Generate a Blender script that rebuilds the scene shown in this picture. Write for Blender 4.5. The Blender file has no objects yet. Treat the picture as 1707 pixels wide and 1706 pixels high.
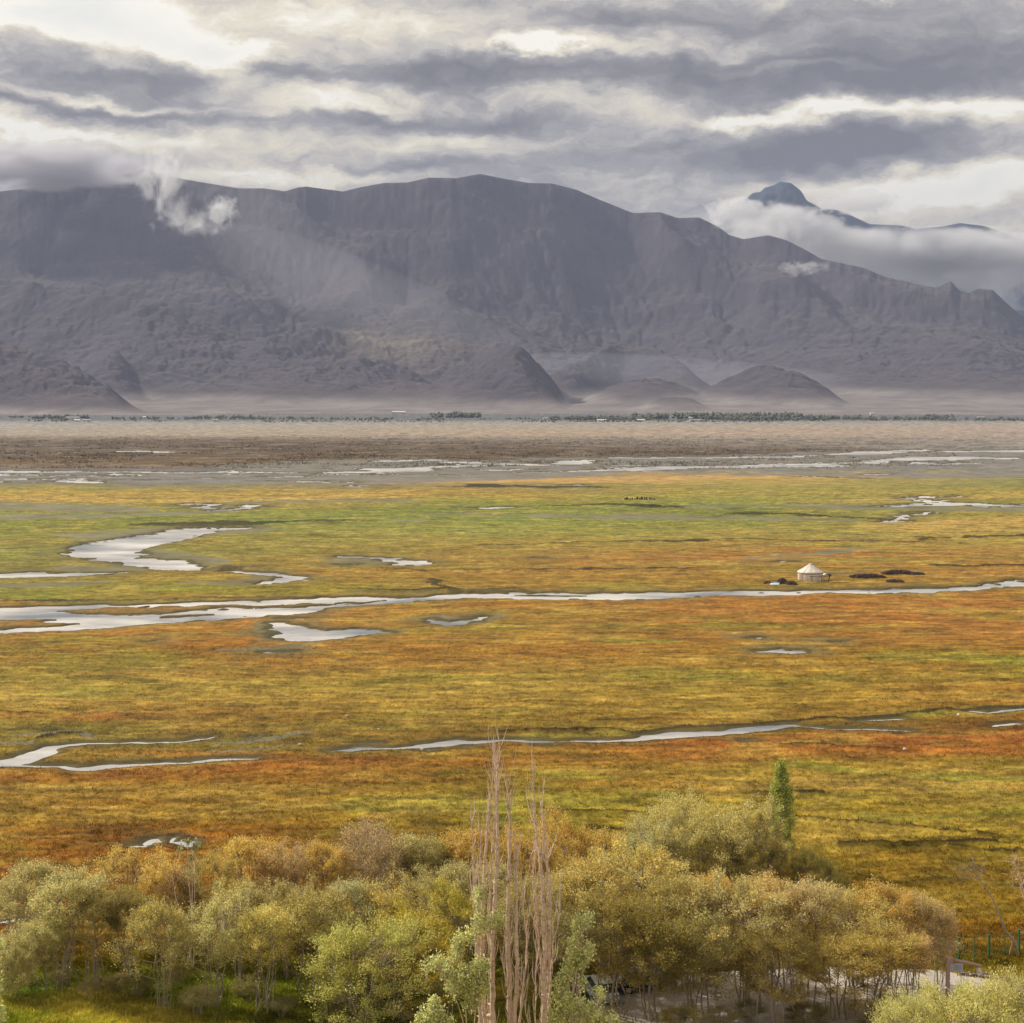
import bpy, math, random, heapq
import numpy as np
R = math.radians
sc = bpy.context.scene
COL = sc.collection

# ------------------------------------------------------------------ camera
F, HC, YH, CX = 2600.0, 43.0, 665.0, 853.5      # focal length in photo pixels, eye height, horizon row, centre column
cam_d = bpy.data.cameras.new('camera'); cam = bpy.data.objects.new('camera', cam_d); COL.objects.link(cam)
cam.location = (0, 0, HC); cam.rotation_euler = (R(90), 0, 0)
cam_d.sensor_width = 36; cam_d.sensor_fit = 'HORIZONTAL'; cam_d.lens = 36 * F / 1707.0
cam_d.shift_y = -(853.0 - YH) / 1707.0
cam_d.clip_start = 0.5; cam_d.clip_end = 60000
sc.camera = cam
sc.render.engine = 'CYCLES'
sc.view_settings.view_transform = 'Standard'; sc.view_settings.look = 'None'
sc.view_settings.exposure = 0.3; sc.view_settings.gamma = 1.0
cy = sc.cycles
cy.use_denoising = True
try: cy.denoiser = 'OPENIMAGEDENOISE'; cy.denoising_input_passes = 'RGB_ALBEDO_NORMAL'; cy.denoising_prefilter = 'ACCURATE'
except Exception: pass
cy.max_bounces = 6; cy.diffuse_bounces = 3; cy.glossy_bounces = 2; cy.transmission_bounces = 3
cy.volume_bounces = 3; cy.transparent_max_bounces = 16
cy.sample_clamp_indirect = 6; cy.volume_max_steps = 256
cy.use_adaptive_sampling = True; cy.adaptive_threshold = 0.02

# ------------------------------------------------------------------ node helper
class NT:
    def __init__(s, tree): s.t = tree; s.n = tree.nodes; s.l = tree.links
    def node(s, ty, **kw):
        n = s.n.new(ty)
        for k, v in kw.items():
            if k.startswith('i_'):
                key = k[2:]
                n.inputs[int(key) if key.isdigit() else key.replace('_', ' ')].default_value = v
            else: setattr(n, k, v)
        return n
    def put(s, sock, v):
        if hasattr(v, 'is_output') or isinstance(v, bpy.types.NodeSocket): s.l.new(v, sock)
        else: sock.default_value = v
    def math(s, op, a, b=None, c=None, clamp=False):
        n = s.n.new('ShaderNodeMath'); n.operation = op; n.use_clamp = clamp
        s.put(n.inputs[0], a)
        if b is not None: s.put(n.inputs[1], b)
        if c is not None: s.put(n.inputs[2], c)
        return n.outputs[0]
    def vmath(s, op, a, b=None, scale=None):
        n = s.n.new('ShaderNodeVectorMath'); n.operation = op
        s.put(n.inputs[0], a)
        if b is not None: s.put(n.inputs[1], b)
        if scale is not None: s.put(n.inputs['Scale'], scale)
        return n.outputs['Value'] if op in ('LENGTH', 'DOT_PRODUCT') else n.outputs[0]
    def comb(s, x, y, z=0.0):
        n = s.n.new('ShaderNodeCombineXYZ')
        for i, v in enumerate((x, y, z)): s.put(n.inputs[i], v)
        return n.outputs[0]
    def noise(s, vec, scale, detail=4, rough=0.5, dist=0.0, out=0):
        n = s.n.new('ShaderNodeTexNoise'); s.put(n.inputs['Vector'], vec)
        n.inputs['Scale'].default_value = scale; n.inputs['Detail'].default_value = detail
        n.inputs['Roughness'].default_value = rough; n.inputs['Distortion'].default_value = dist
        return n.outputs[out]
    def ramp(s, fac, stops, interp='LINEAR'):
        n = s.n.new('ShaderNodeValToRGB'); s.put(n.inputs[0], fac); cr = n.color_ramp; cr.interpolation = interp
        while len(cr.elements) < len(stops): cr.elements.new(0.5)
        for e, (p, c) in zip(cr.elements, stops):
            e.position = p; e.color = (*c, 1) if len(c) == 3 else c
        return n.outputs[0]
    def mix(s, fac, a, b, blend='MIX'):
        n = s.n.new('ShaderNodeMix'); n.data_type = 'RGBA'; n.blend_type = blend
        s.put(n.inputs[0], fac); s.put(n.inputs[6], a); s.put(n.inputs[7], b)
        return n.outputs[2]

def lin(c):
    c = np.asarray(c, float) / 255.0
    return np.where(c <= 0.04045, c / 12.92, ((c + 0.055) / 1.055) ** 2.4)

# ------------------------------------------------------------------ world and sun
SUN_AZ, SUN_EL = R(-62), R(36)          # azimuth from the view direction (negative = left), elevation
world = bpy.data.worlds.new('World'); sc.world = world; world.use_nodes = True
w = NT(world.node_tree); w.n.clear()
tc = w.node('ShaderNodeTexCoord').outputs['Generated']
sep = w.node('ShaderNodeSeparateXYZ'); w.l.new(tc, sep.inputs[0])
az = w.math('ARCTAN2', sep.outputs[0], sep.outputs[1])
el = w.math('ARCSINE', w.math('MAXIMUM', w.math('MINIMUM', sep.outputs[2], 1.0), -1.0))
def pdir(px, py):
    a = math.atan((px - CX) / F); return a, math.atan((YH - py) / F * math.cos(a))
P0 = w.comb(az, el, 0.0)
# domain warp: clouds drawn out along the horizon, ragged at the edges
w1 = w.noise(w.vmath('MULTIPLY', P0, (9, 17, 1)), 1.0, 3, 0.6, out=1)
w2 = w.noise(w.vmath('MULTIPLY', P0, (44, 84, 1)), 1.0, 4, 0.62, out=1)
wa = w.vmath('MULTIPLY', w.vmath('SUBTRACT', w1, (0.5, 0.5, 0.5)), (0.085, 0.040, 0))
wb = w.vmath('MULTIPLY', w.vmath('SUBTRACT', w2, (0.5, 0.5, 0.5)), (0.030, 0.016, 0))
P = w.vmath('ADD', w.vmath('ADD', P0, wa), wb)
BL = [ # column, row, half width, half height, strength
 (130,22,150,44,1.3),(245,70,60,14,.35),(375,72,95,22,.62),(395,108,40,34,.5),(560,160,120,26,.42),(900,82,120,13,.55),(640,45,170,28,.24),
 (480,20,150,26,.2),(30,85,110,26,-.3),(230,124,180,13,-.36),(270,150,180,14,-.22),(60,175,150,9,-.36),(270,184,150,10,-.3),(120,160,130,9,.3),(100,215,250,14,.42),
 (950,122,400,20,-.42),(1500,130,330,34,-.6),(1350,95,300,12,-.25),(1250,35,420,26,-.26),(1600,60,250,24,-.3),(1330,110,130,7,.3),(810,198,150,20,-.5),(620,188,60,12,-.35),
 (1390,243,180,34,-.85),(1480,228,90,20,-.3),(1000,262,140,34,-.16),(1450,180,260,13,.55),(1240,192,60,10,.45),(1640,196,130,26,.45),(1070,170,140,18,.24),(1590,322,170,26,.62),(1640,300,60,16,.3),(1460,300,110,20,.36),
 (430,292,220,15,.42),(330,250,300,20,.16),(90,268,170,24,-.5),(690,284,80,12,-.4),(700,235,200,18,.22),(1130,300,170,26,-.05),(1300,300,120,20,.1),
 (700,115,80,18,-.22),(520,115,90,12,-.22),(1000,30,120,16,-.18),(1640,400,160,30,.2)]
t = w.math('ADD', 0.57, 0.0)
for px, py, rx, ry, am in BL:
    a, e = pdir(px, py)
    d = w.vmath('MULTIPLY', w.vmath('SUBTRACT', P, (a, e, 0)), (F / rx, F / ry, 0))
    t = w.math('ADD', t, w.math('MULTIPLY', w.math('EXPONENT', w.math('MULTIPLY', w.vmath('DOT_PRODUCT', d, d), -1.0)), am))
n1 = w.noise(w.vmath('MULTIPLY', P, (13, 40, 1)), 1.0, 6, 0.6)
n2 = w.noise(w.vmath('MULTIPLY', P, (60, 120, 1)), 1.0, 5, 0.68)
n3 = w.noise(w.vmath('MULTIPLY', tc, (3, 3, 5)), 1.0, 3, 0.55)
t = w.math('ADD', t, w.math('MULTIPLY', w.math('SUBTRACT', n1, 0.5), .92))
t = w.math('ADD', t, w.math('MULTIPLY', w.math('SUBTRACT', n2, 0.5), 0.45))
t = w.math('ADD', t, w.math('MULTIPLY', w.math('SUBTRACT', n3, 0.5), 0.25))
cl = w.ramp(t, [(0.0, lin((123, 121, 125))), (0.25, lin((148, 145, 146))), (0.46, lin((178, 174, 172))), (0.64, lin((220, 212, 200))),
                (0.80, lin((250, 240, 216))), (1.0, (1.18, 1.13, 1.0))])
sd = (math.sin(SUN_AZ) * math.cos(SUN_EL), math.cos(SUN_AZ) * math.cos(SUN_EL), math.sin(SUN_EL))
glow = w.math('POWER', w.math('MAXIMUM', w.vmath('DOT_PRODUCT', w.vmath('NORMALIZE', tc), sd), 0.0), 14.0)
hi = w.math('MULTIPLY', w.math('SMOOTH_MIN', w.math('MAXIMUM', w.math('SUBTRACT', el, R(14)), 0.0), 0.3, 0.1), 1.0)
gain = w.math('ADD', w.math('ADD', 1.0, w.math('MULTIPLY', glow, 1.1)), hi)
clouds = w.vmath('SCALE', cl, scale=gain)
sky = w.node('ShaderNodeTexSky', sky_type='NISHITA', sun_disc=False, sun_elevation=SUN_EL, sun_rotation=SUN_AZ)
skyc = w.vmath('SCALE', sky.outputs[0], scale=0.1)
cov = w.math('MULTIPLY', w.math('SUBTRACT', 1.35, w.math('MULTIPLY', t, 0.32), clamp=True), 1.0)
bg = w.node('ShaderNodeBackground'); w.l.new(w.mix(cov, skyc, clouds), bg.inputs[0]); bg.inputs[1].default_value = 0.86
wo = w.node('ShaderNodeOutputWorld'); w.l.new(bg.outputs[0], wo.inputs[0])
world.cycles.sampling_method = 'MANUAL'; world.cycles.sample_map_resolution = 512

sl = bpy.data.lights.new('sun', 'SUN'); sl.energy = 5.0; sl.angle = R(1.2); sl.color = (1.0, 0.93, 0.80)
so = bpy.data.objects.new('sun', sl); COL.objects.link(so)
from mathutils import Vector
so.rotation_euler = Vector(sd).to_track_quat('Z', 'Y').to_euler(); so.location = (-200, 100, 400)

# ------------------------------------------------------------------ numpy noise
def _h(ix, iy, seed):
    h = (ix.astype(np.uint32) * np.uint32(374761393) + iy.astype(np.uint32) * np.uint32(668265263) + np.uint32(seed * 1274126177 & 0xffffffff))
    h = (h ^ (h >> np.uint32(13))) * np.uint32(1274126177)
    h = (h ^ (h >> np.uint32(16)))
    return h
def perlin(x, y, seed=0):
    x = np.asarray(x, np.float32); y = np.asarray(y, np.float32)
    x0 = np.floor(x); y0 = np.floor(y); fx = x - x0; fy = y - y0
    xi = x0.astype(np.int32); yi = y0.astype(np.int32)
    def g(ix, iy, dx, dy):
        a = _h(ix, iy, seed).astype(np.float32) * np.float32(2 * math.pi / 4294967296.0)
        return np.cos(a) * dx + np.sin(a) * dy
    u = fx * fx * fx * (fx * (fx * 6 - 15) + 10); v = fy * fy * fy * (fy * (fy * 6 - 15) + 10)
    a = g(xi, yi, fx, fy); b = g(xi + 1, yi, fx - 1, fy); c = g(xi, yi + 1, fx, fy - 1); d = g(xi + 1, yi + 1, fx - 1, fy - 1)
    return ((a + (b - a) * u) + ((c + (d - c) * u) - (a + (b - a) * u)) * v) * 1.5
def fbm(x, y, scale, octs=4, seed=0, rough=0.5):
    s = 0; a = 1.0; f = 1.0 / scale; n = 0
    for o in range(octs):
        s = s + a * perlin(x * f + 17.3 * o, y * f - 9.1 * o, seed + o); n += a; a *= rough; f *= 2.03
    return s / n
def sstep(a, b, x):
    t = np.clip((x - a) / (b - a), 0, 1); return t * t * (3 - 2 * t)

def g2w(px, py):
    Y = F * HC / (np.asarray(py, float) - YH); return (np.asarray(px, float) - CX) * Y / F, Y
def w2g(x, y): return CX + F * x / y, YH + F * HC / y

# ------------------------------------------------------------------ mesh helper
def mesh_np(name, V, faces, cols=None, smooth=True, mat=None, parent=None, attr='Col'):
    """faces: int array (n, k) all of one size"""
    me = bpy.data.meshes.new(name)
    V = np.ascontiguousarray(V, np.float32); faces = np.ascontiguousarray(faces, np.int32)
    n, k = faces.shape
    me.vertices.add(len(V)); me.vertices.foreach_set('co', V.ravel())
    me.loops.add(n * k); me.loops.foreach_set('vertex_index', faces.ravel())
    me.polygons.add(n); me.polygons.foreach_set('loop_start', np.arange(0, n * k, k, dtype=np.int32))
    me.polygons.foreach_set('use_smooth', np.full(n, smooth))
    if cols is not None:
        c4 = np.ones((len(V), 4), np.float32); c4[:, :cols.shape[1]] = cols
        at = me.attributes.new(attr, 'FLOAT_COLOR', 'POINT'); at.data.foreach_set('color', c4.ravel())
    me.update(calc_edges=True)
    if mat: me.materials.append(mat)
    o = bpy.data.objects.new(name, me); COL.objects.link(o)
    if parent is not None: o.parent = parent
    return o
def grid_faces(nr, nc):
    i = np.arange(nr * nc).reshape(nr, nc)
    return np.stack([i[:-1, :-1], i[:-1, 1:], i[1:, 1:], i[1:, :-1]], -1).reshape(-1, 4)
def tag(o, label=None, cat=None, group=None, kind=None):
    if label: o['label'] = label
    if cat: o['category'] = cat
    if group: o['group'] = group
    if kind: o['kind'] = kind
    return o
def empty(name, loc, label, cat, group=None, rz=0):
    o = bpy.data.objects.new(name, None); COL.objects.link(o); o.location = loc; o.rotation_euler = (0, 0, rz)
    o.empty_display_size = 0.3
    return tag(o, label, cat, group)
class MB:
    """collects boxes, tubes and lathes; build() links them as one mesh"""
    def __init__(s): s.v = []; s.f = []
    def add(s, v, f):
        b = len(s.v); s.v += [tuple(p) for p in v]; s.f += [tuple(b + i for i in q) for q in f]
    def box(s, c, d, rz=0, jit=0, rng=None):
        cx, cy_, cz = c; dx, dy, dz = d[0] / 2, d[1] / 2, d[2] / 2; ca, sa = math.cos(rz), math.sin(rz)
        vs = []
        for z in (-dz, dz):
            for x, y in ((-dx, -dy), (dx, -dy), (dx, dy), (-dx, dy)):
                j = [rng.uniform(-jit, jit) for _ in range(3)] if rng else (0, 0, 0)
                x_, y_ = x + j[0], y + j[1]
                vs.append((cx + x_ * ca - y_ * sa, cy_ + x_ * sa + y_ * ca, cz + z + j[2]))
        s.add(vs, [(0, 3, 2, 1), (4, 5, 6, 7), (0, 1, 5, 4), (1, 2, 6, 5), (2, 3, 7, 6), (3, 0, 4, 7)])
    def tube(s, pts, rad, n=6):
        pts = [Vector(p) for p in pts]
        if not hasattr(rad, '__len__'): rad = [rad] * len(pts)
        vs = []
        for i, p in enumerate(pts):
            d = (pts[min(i + 1, len(pts) - 1)] - pts[max(i - 1, 0)]).normalized()
            a = d.cross(Vector((0, 1, 0)) if abs(d.y) < .9 else Vector((1, 0, 0))).normalized(); b = d.cross(a)
            for k in range(n):
                th = 2 * math.pi * k / n; vs.append(p + (a * math.cos(th) + b * math.sin(th)) * rad[i])
        fs = [(i * n + k, i * n + (k + 1) % n, (i + 1) * n + (k + 1) % n, (i + 1) * n + k) for i in range(len(pts) - 1) for k in range(n)]
        fs.append(tuple(range(n))[::-1]); fs.append(tuple((len(pts) - 1) * n + k for k in range(n)))
        s.add(vs, fs)
    def lathe(s, prof, n=32, c=(0, 0, 0), wob=None):
        vs = []
        for r, z in prof:
            for k in range(n):
                th = 2 * math.pi * k / n; rr = r * (1 + (wob(th, z) if wob else 0)); vs.append((c[0] + rr * math.cos(th), c[1] + rr * math.sin(th), c[2] + z))
        fs = [(i * n + k, i * n + (k + 1) % n, (i + 1) * n + (k + 1) % n, (i + 1) * n + k) for i in range(len(prof) - 1) for k in range(n)]
        s.add(vs, fs)
    def build(s, name, mat, parent=None, smooth=False):
        me = bpy.data.meshes.new(name); me.from_pydata(s.v, [], s.f); me.update(); me.materials.append(mat)
        if smooth: me.polygons.foreach_set('use_smooth', [True] * len(me.polygons))
        o = bpy.data.objects.new(name, me); COL.objects.link(o)
        if parent is not None: o.parent = parent
        return o

# ------------------------------------------------------------------ materials
def mat_new(name):
    m = bpy.data.materials.new(name); m.use_nodes = True; t = NT(m.node_tree); t.n.clear()
    out = t.node('ShaderNodeOutputMaterial'); return m, t, out
def simple(name, col, rough=0.8, spec=0.3, var=0.12, scale=6.0, bump=0.15, metal=0.0):
    m, t, out = mat_new(name)
    ob = t.node('ShaderNodeTexCoord').outputs['Object']
    n = t.noise(ob, scale, 5, 0.6)
    n_b = t.noise(ob, scale * 0.25, 3, 0.5)
    k = t.math('ADD', 1.0 - var, t.math('MULTIPLY', t.math('ADD', n, n_b), var))
    c = t.vmath('SCALE', (*col,), scale=k)
    p = t.node('ShaderNodeBsdfPrincipled'); t.l.new(c, p.inputs['Base Color']); p.inputs['Roughness'].default_value = rough
    p.inputs['Specular IOR Level'].default_value = spec; p.inputs['Metallic'].default_value = metal
    b = t.node('ShaderNodeBump'); b.inputs['Strength'].default_value = bump; b.inputs['Distance'].default_value = 0.05; t.l.new(n, b.inputs['Height'])
    t.l.new(b.outputs[0], p.inputs['Normal']); t.l.new(p.outputs[0], out.inputs[0])
    return m

def ground_mat():
    m, t, out = mat_new('meadow')
    at = t.node('ShaderNodeAttribute', attribute_name='Col')
    pos = t.node('ShaderNodeNewGeometry').outputs['Position']
    n1 = t.noise(pos, 3.2, 5, 0.7); n2 = t.noise(t.vmath('MULTIPLY', pos, (.45, 1, 1)), 0.6, 5, 0.65); n3 = t.noise(pos, 0.12, 4, 0.6)
    k = t.math('ADD', t.math('MULTIPLY', t.math('SUBTRACT', n1, 0.5), 0.6), t.math('MULTIPLY', t.math('SUBTRACT', n2, 0.5), 0.75))
    k = t.math('ADD', t.math('ADD', k, 1.0), t.math('MULTIPLY', t.math('SUBTRACT', n3, 0.5), 0.5))
    k = t.math('MAXIMUM', k, 0.3)
    c = t.vmath('SCALE', at.outputs['Color'], scale=k)
    p = t.node('ShaderNodeBsdfPrincipled'); t.l.new(c, p.inputs['Base Color']); p.inputs['Roughness'].default_value = 0.9
    p.inputs['Specular IOR Level'].default_value = 0.12
    b = t.node('ShaderNodeBump'); b.inputs['Strength'].default_value = 0.8; b.inputs['Distance'].default_value = 0.25
    t.l.new(t.math('ADD', n2, t.math('MULTIPLY', n1, 0.35)), b.inputs['Height']); t.l.new(b.outputs[0], p.inputs['Normal'])
    t.l.new(p.outputs[0], out.inputs[0]); return m
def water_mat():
    m, t, out = mat_new('silty_water_sheen')
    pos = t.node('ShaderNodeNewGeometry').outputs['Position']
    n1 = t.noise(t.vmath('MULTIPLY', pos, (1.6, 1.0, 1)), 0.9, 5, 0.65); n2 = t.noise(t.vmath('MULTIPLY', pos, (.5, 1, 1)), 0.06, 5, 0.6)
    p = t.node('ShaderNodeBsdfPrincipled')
    t.l.new(t.ramp(n2, [(0.36, (0.13, 0.145, 0.165)), (0.50, (0.42, 0.40, 0.38)), (0.66, (0.70, 0.66, 0.60))]), p.inputs['Base Color'])  # silt tone plus pale sky and blue-grey mountain reflections painted into the colour
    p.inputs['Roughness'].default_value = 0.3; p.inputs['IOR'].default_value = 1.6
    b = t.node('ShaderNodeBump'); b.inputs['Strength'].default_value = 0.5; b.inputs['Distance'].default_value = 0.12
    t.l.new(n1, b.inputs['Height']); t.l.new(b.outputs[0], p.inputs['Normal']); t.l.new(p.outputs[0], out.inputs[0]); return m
def rock_mat():
    m, t, out = mat_new('mountain_rock')
    g = t.node('ShaderNodeNewGeometry'); pos = g.outputs['Position']
    at = t.node('ShaderNodeAttribute', attribute_name='Col')
    n1 = t.noise(pos, 0.0035, 8, 0.65); n2 = t.noise(t.vmath('MULTIPLY', pos, (1, 1, 0.25)), 0.02, 7, 0.7)
    k = t.math('ADD', 0.05, t.math('ADD', t.math('MULTIPLY', n1, 0.9), t.math('MULTIPLY', n2, 1.0)))
    c = t.vmath('SCALE', at.outputs['Color'], scale=k)
    p = t.node('ShaderNodeBsdfPrincipled'); t.l.new(c, p.inputs['Base Color']); p.inputs['Roughness'].default_value = 0.95
    p.inputs['Specular IOR Level'].default_value = 0.05
    b = t.node('ShaderNodeBump'); b.inputs['Strength'].default_value = 0.6; b.inputs['Distance'].default_value = 9.0
    t.l.new(n2, b.inputs['Height']); t.l.new(b.outputs[0], p.inputs['Normal'])
    t.l.new(p.outputs[0], out.inputs[0]); return m
def leaf_mat(name, transl=0.58, rough=0.6, spec=0.2, autumn=(0.72, 0.42, 0.05)):
    """object colour = leaf colour, its alpha = how far turned leaves go yellow; Col.r = brightness, Col.g = turned"""
    m, t, out = mat_new(name)
    at = t.node('ShaderNodeAttribute', attribute_name='Col'); s = t.node('ShaderNodeSeparateColor'); t.l.new(at.outputs['Color'], s.inputs[0])
    oi = t.node('ShaderNodeObjectInfo')
    c = t.mix(t.math('MULTIPLY', s.outputs[1], oi.outputs['Alpha']), oi.outputs['Color'], (*autumn, 1))
    c = t.vmath('SCALE', c, scale=s.outputs[0])
    p = t.node('ShaderNodeBsdfPrincipled'); t.l.new(c, p.inputs['Base Color']); p.inputs['Roughness'].default_value = rough
    p.inputs['Specular IOR Level'].default_value = spec
    tr = t.node('ShaderNodeBsdfTranslucent'); t.l.new(c, tr.inputs[0])
    mx = t.node('ShaderNodeMixShader'); mx.inputs[0].default_value = transl
    t.l.new(p.outputs[0], mx.inputs[1]); t.l.new(tr.outputs[0], mx.inputs[2]); t.l.new(mx.outputs[0], out.inputs[0]); return m

M_ground = ground_mat(); M_water = water_mat(); M_rock = rock_mat()
M_leaf = leaf_mat('willow_leaf'); M_gloss = leaf_mat('poplar_leaf', 0.45, 0.42, 0.3)
M_bark = simple('willow_bark', (0.30, 0.245, 0.185), 0.9, 0.1, 0.5, 9, 0.5)
M_pale, t_, o_ = mat_new('poplar_bark'); ob_ = t_.node('ShaderNodeTexCoord').outputs['Object']
k1 = t_.noise(t_.vmath('MULTIPLY', ob_, (1, 1, 2.2)), 2.6, 5, .7); k2 = t_.noise(ob_, .6, 3, .5)
p_ = t_.node('ShaderNodeBsdfPrincipled'); t_.l.new(t_.mix(k2, t_.ramp(k1, [(.36, (.16, .10, .07)), (.45, (.58, .43, .32)), (.62, (.78, .60, .47))]), (.56, .42, .33, 1)), p_.inputs['Base Color']); p_.inputs['Roughness'].default_value = .9; p_.inputs['Specular IOR Level'].default_value = .1
t_.l.new(p_.outputs[0], o_.inputs[0])
M_tuft = None

# ------------------------------------------------------------------ land map
# water courses: lists of (column, row, thickness in rows) as surveyed on the photograph, turned into metres on the plain
STREAMS = [
 [(-420,965,8),(-100,963,8),(0,960,9),(60,958,8),(110,957,5),(190,955,2)],
 [(392,880,2),(330,883,7),(285,891,9),(235,902,12),(190,912,13),(172,920,12),(200,930,10),(255,940,9),(300,946,9),(348,949,3)],
 [(392,951,1.5),(425,956,4),(478,962,5),(455,969,5),(425,973,2)],
 [(570,929,1.5),(635,933,4),(690,938,6),(655,942,3)],
 [(455,1038,3),(470,1050,9),(515,1060,17),(560,1057,13),(600,1052,9),(642,1054,3)],
 [(436,1088,1.5),(462,1087,3),(485,1087,3)],
 [(718,1034,1.5),(755,1039,5),(775,1036,3),(800,1028,1)],
 [(-420,1285,12),(-60,1276,10),(0,1270,12),(28,1266,14),(60,1255,13),(80,1247,7),(130,1242,4),(200,1240,3),(300,1234,2.5),(352,1226,2)],
 [(-420,1277,3),(0,1274,3),(100,1275,3.5),(122,1279,5),(150,1279,8),(190,1275,6),(250,1271,5),(308,1268,4)],
 [(326,1265,5),(360,1263,5),(435,1261,3)],
 [(568,1249,2),(600,1248,5),(640,1246,4),(700,1243,4),(735,1239,7),(765,1235,10),(800,1236,6),(840,1233,5),(900,1235,5),(960,1236,3.5),(1030,1236,3.5),(1078,1233,5),(1100,1229,9),(1150,1222,10),(1200,1218,8),(1262,1212,9),(1325,1208,5)],
 [(1335,1209,3),(1400,1212,2.5),(1470,1214,3),(1505,1216,2)],
 [(1430,1199,1.5),(1490,1195,2)], [(1655,1208,2),(1685,1205,4)], [(1620,1184,3),(1650,1188,3),(1730,1176,3)],
 [(222,1410,3),(242,1410,3)], [(250,1406,4),(258,1399,5),(268,1403,3)], [(291,1397,2),(288,1404,2),(300,1404,4),(312,1410,4),(318,1402,2)],
 [(1275,1085,2),(1320,1085,4),(1335,1086,1)], [(1385,1068,1.5),(1393,1068,1.5)],
 # the wide braided river beyond the meadow
 [(-420,786,2.4),(0,786,2.2),(190,786,1.8),(380,786.5,.8),(490,786.5,1.6)],
 [(575,786,3),(650,783.5,5),(720,779,3.4),(790,776,1.6)], [(670,769,1.6),(730,768.5,2.6),(770,767,1.6)], [(790,770,2),(820,773,3),(852,775,1.6)],
 [(915,773,2),(945,771,4),(975,768,2.5)], [(850,787,1),(980,785,1.2),(1070,782,3.4),(1180,779,4.2),(1260,777,4),(1335,776,4.4),(1338,772,1.4),(1430,771,2)],
 [(1012,776,1.5),(1060,775,2)], [(1040,763.5,1.6),(1130,763,1.8),(1250,761,1.6),(1340,760,1.2)], [(1395,758,1.2),(1470,755.5,2.4),(1550,751,2)],
 [(1405,769,2),(1470,766,3.4),(1530,765,5),(1580,763,2.6),(1655,765,2.2)], [(1620,753,2),(1707,752,3.6),(1900,750,3)],
 [(1420,773,1.3),(1430,769,1.6)],[(1540,771,1.4),(1560,774,1.2)],
 [(1750,842,3),(1690,843,2.6),(1640,843,3.2),(1600,839,2.6),(1560,836,1.6),(1541,831,1.6),(1560,829,1.5),(1590,828.5,1.2)],
 [(1475,845,1.2),(1530,843,2.4),(1590,840,2)], [(300,840,2),(318,841,2),(330,846,3)], [(374,850,2.4),(410,843,2.4)],
 [(783,847,1.6),(820,846,2.2),(880,845,1)], [(1540,853,1),(1475,870,1.4),(1510,869,2)],[(1430,797,1.4),(1460,799,1.4)],
 [(130,799,1.4),(150,803,2.2),(180,807,1.2)], [(990,808,1.2),(1005,807,1.2)], [(590,811,2),(607,811,2)],[(1500,790,2),(1535,790,1.4)],
 [(1380,795,1.2),(1388,795,1.2)],[(-60,1531,4),(0,1535,4),(22,1531,5),(45,1529,2)],
 [(90,793,1),(110,791,1)],[(255,752,1.4),(290,754,1.6)],[(500,804,1),(560,805,1.4)],
]
RIB = [ # the main stream: column, upper edge, lower edge
 (-420,1022,1072),(0,1013,1056),(100,1010,1052),(200,1008,1045),(300,1005,1038),(400,1001,1030),(500,998,1021),(600,995,1011),(700,992,1004),(770,987,999),
 (850,987,998),(1000,988,999),(1100,987,998),(1200,985,994),(1300,985,992),(1400,983,989),(1460,982,988.5),(1500,979.5,987),(1560,979,985),(1620,976,982),(1707,967,979),(2150,955,968)]
ISL = [ # islands in it
 [(92,1019,1020),(130,1016,1024),(200,1013,1026),(300,1010,1020),(390,1008,1013),(460,1007,1010)],
 [(-200,1040,1046),(-60,1034,1050),(0,1033,1046),(80,1031,1043),(92,1034,1044),(130,1038,1039)],
 [(430,1009,1013),(500,1007,1012),(560,1007,1008)],[(270,1026,1029),(330,1025,1029),(370,1024,1025)],[(565,1004,1006),(600,1003,1006),(640,1001,1002)],
 [(845,992,992.6),(900,990.5,993),(965,991,992)],[(690,1000,1001),(770,997,999.6),(800,998,998.5)],[(1440,985.5,986),(1446,985.5,986)]]
_r = random.Random(12)
for _i in range(46):   # the finest threads of the braided river
    _x = _r.uniform(-60, 1760); _y = 798 - 34 * _x / 1707 + _r.uniform(-13, 9); _l = _r.uniform(25, 130); _t = _r.uniform(.5, 1.2)
    STREAMS.append([(_x, _y, _t * .5), (_x + _l * .4, _y + _r.uniform(-1.4, 1.4), _t), (_x + _l, _y + _r.uniform(-2, 2), _t * .4)])
for _i in range(16):   # slivers of standing water in the meadow
    _x = _r.uniform(0, 1700); _y = _r.choice((_r.uniform(826, 905), _r.uniform(925, 960), _r.uniform(1015, 1100), _r.uniform(1222, 1250))); _l = _r.uniform(10, 40); _t = _r.uniform(.8, 1.8)
    STREAMS.append([(_x, _y, _t * .6), (_x + _l * .5, _y + _r.uniform(-1.5, 1.5), _t), (_x + _l, _y + _r.uniform(-2, 2), _t * .5)])
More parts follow.
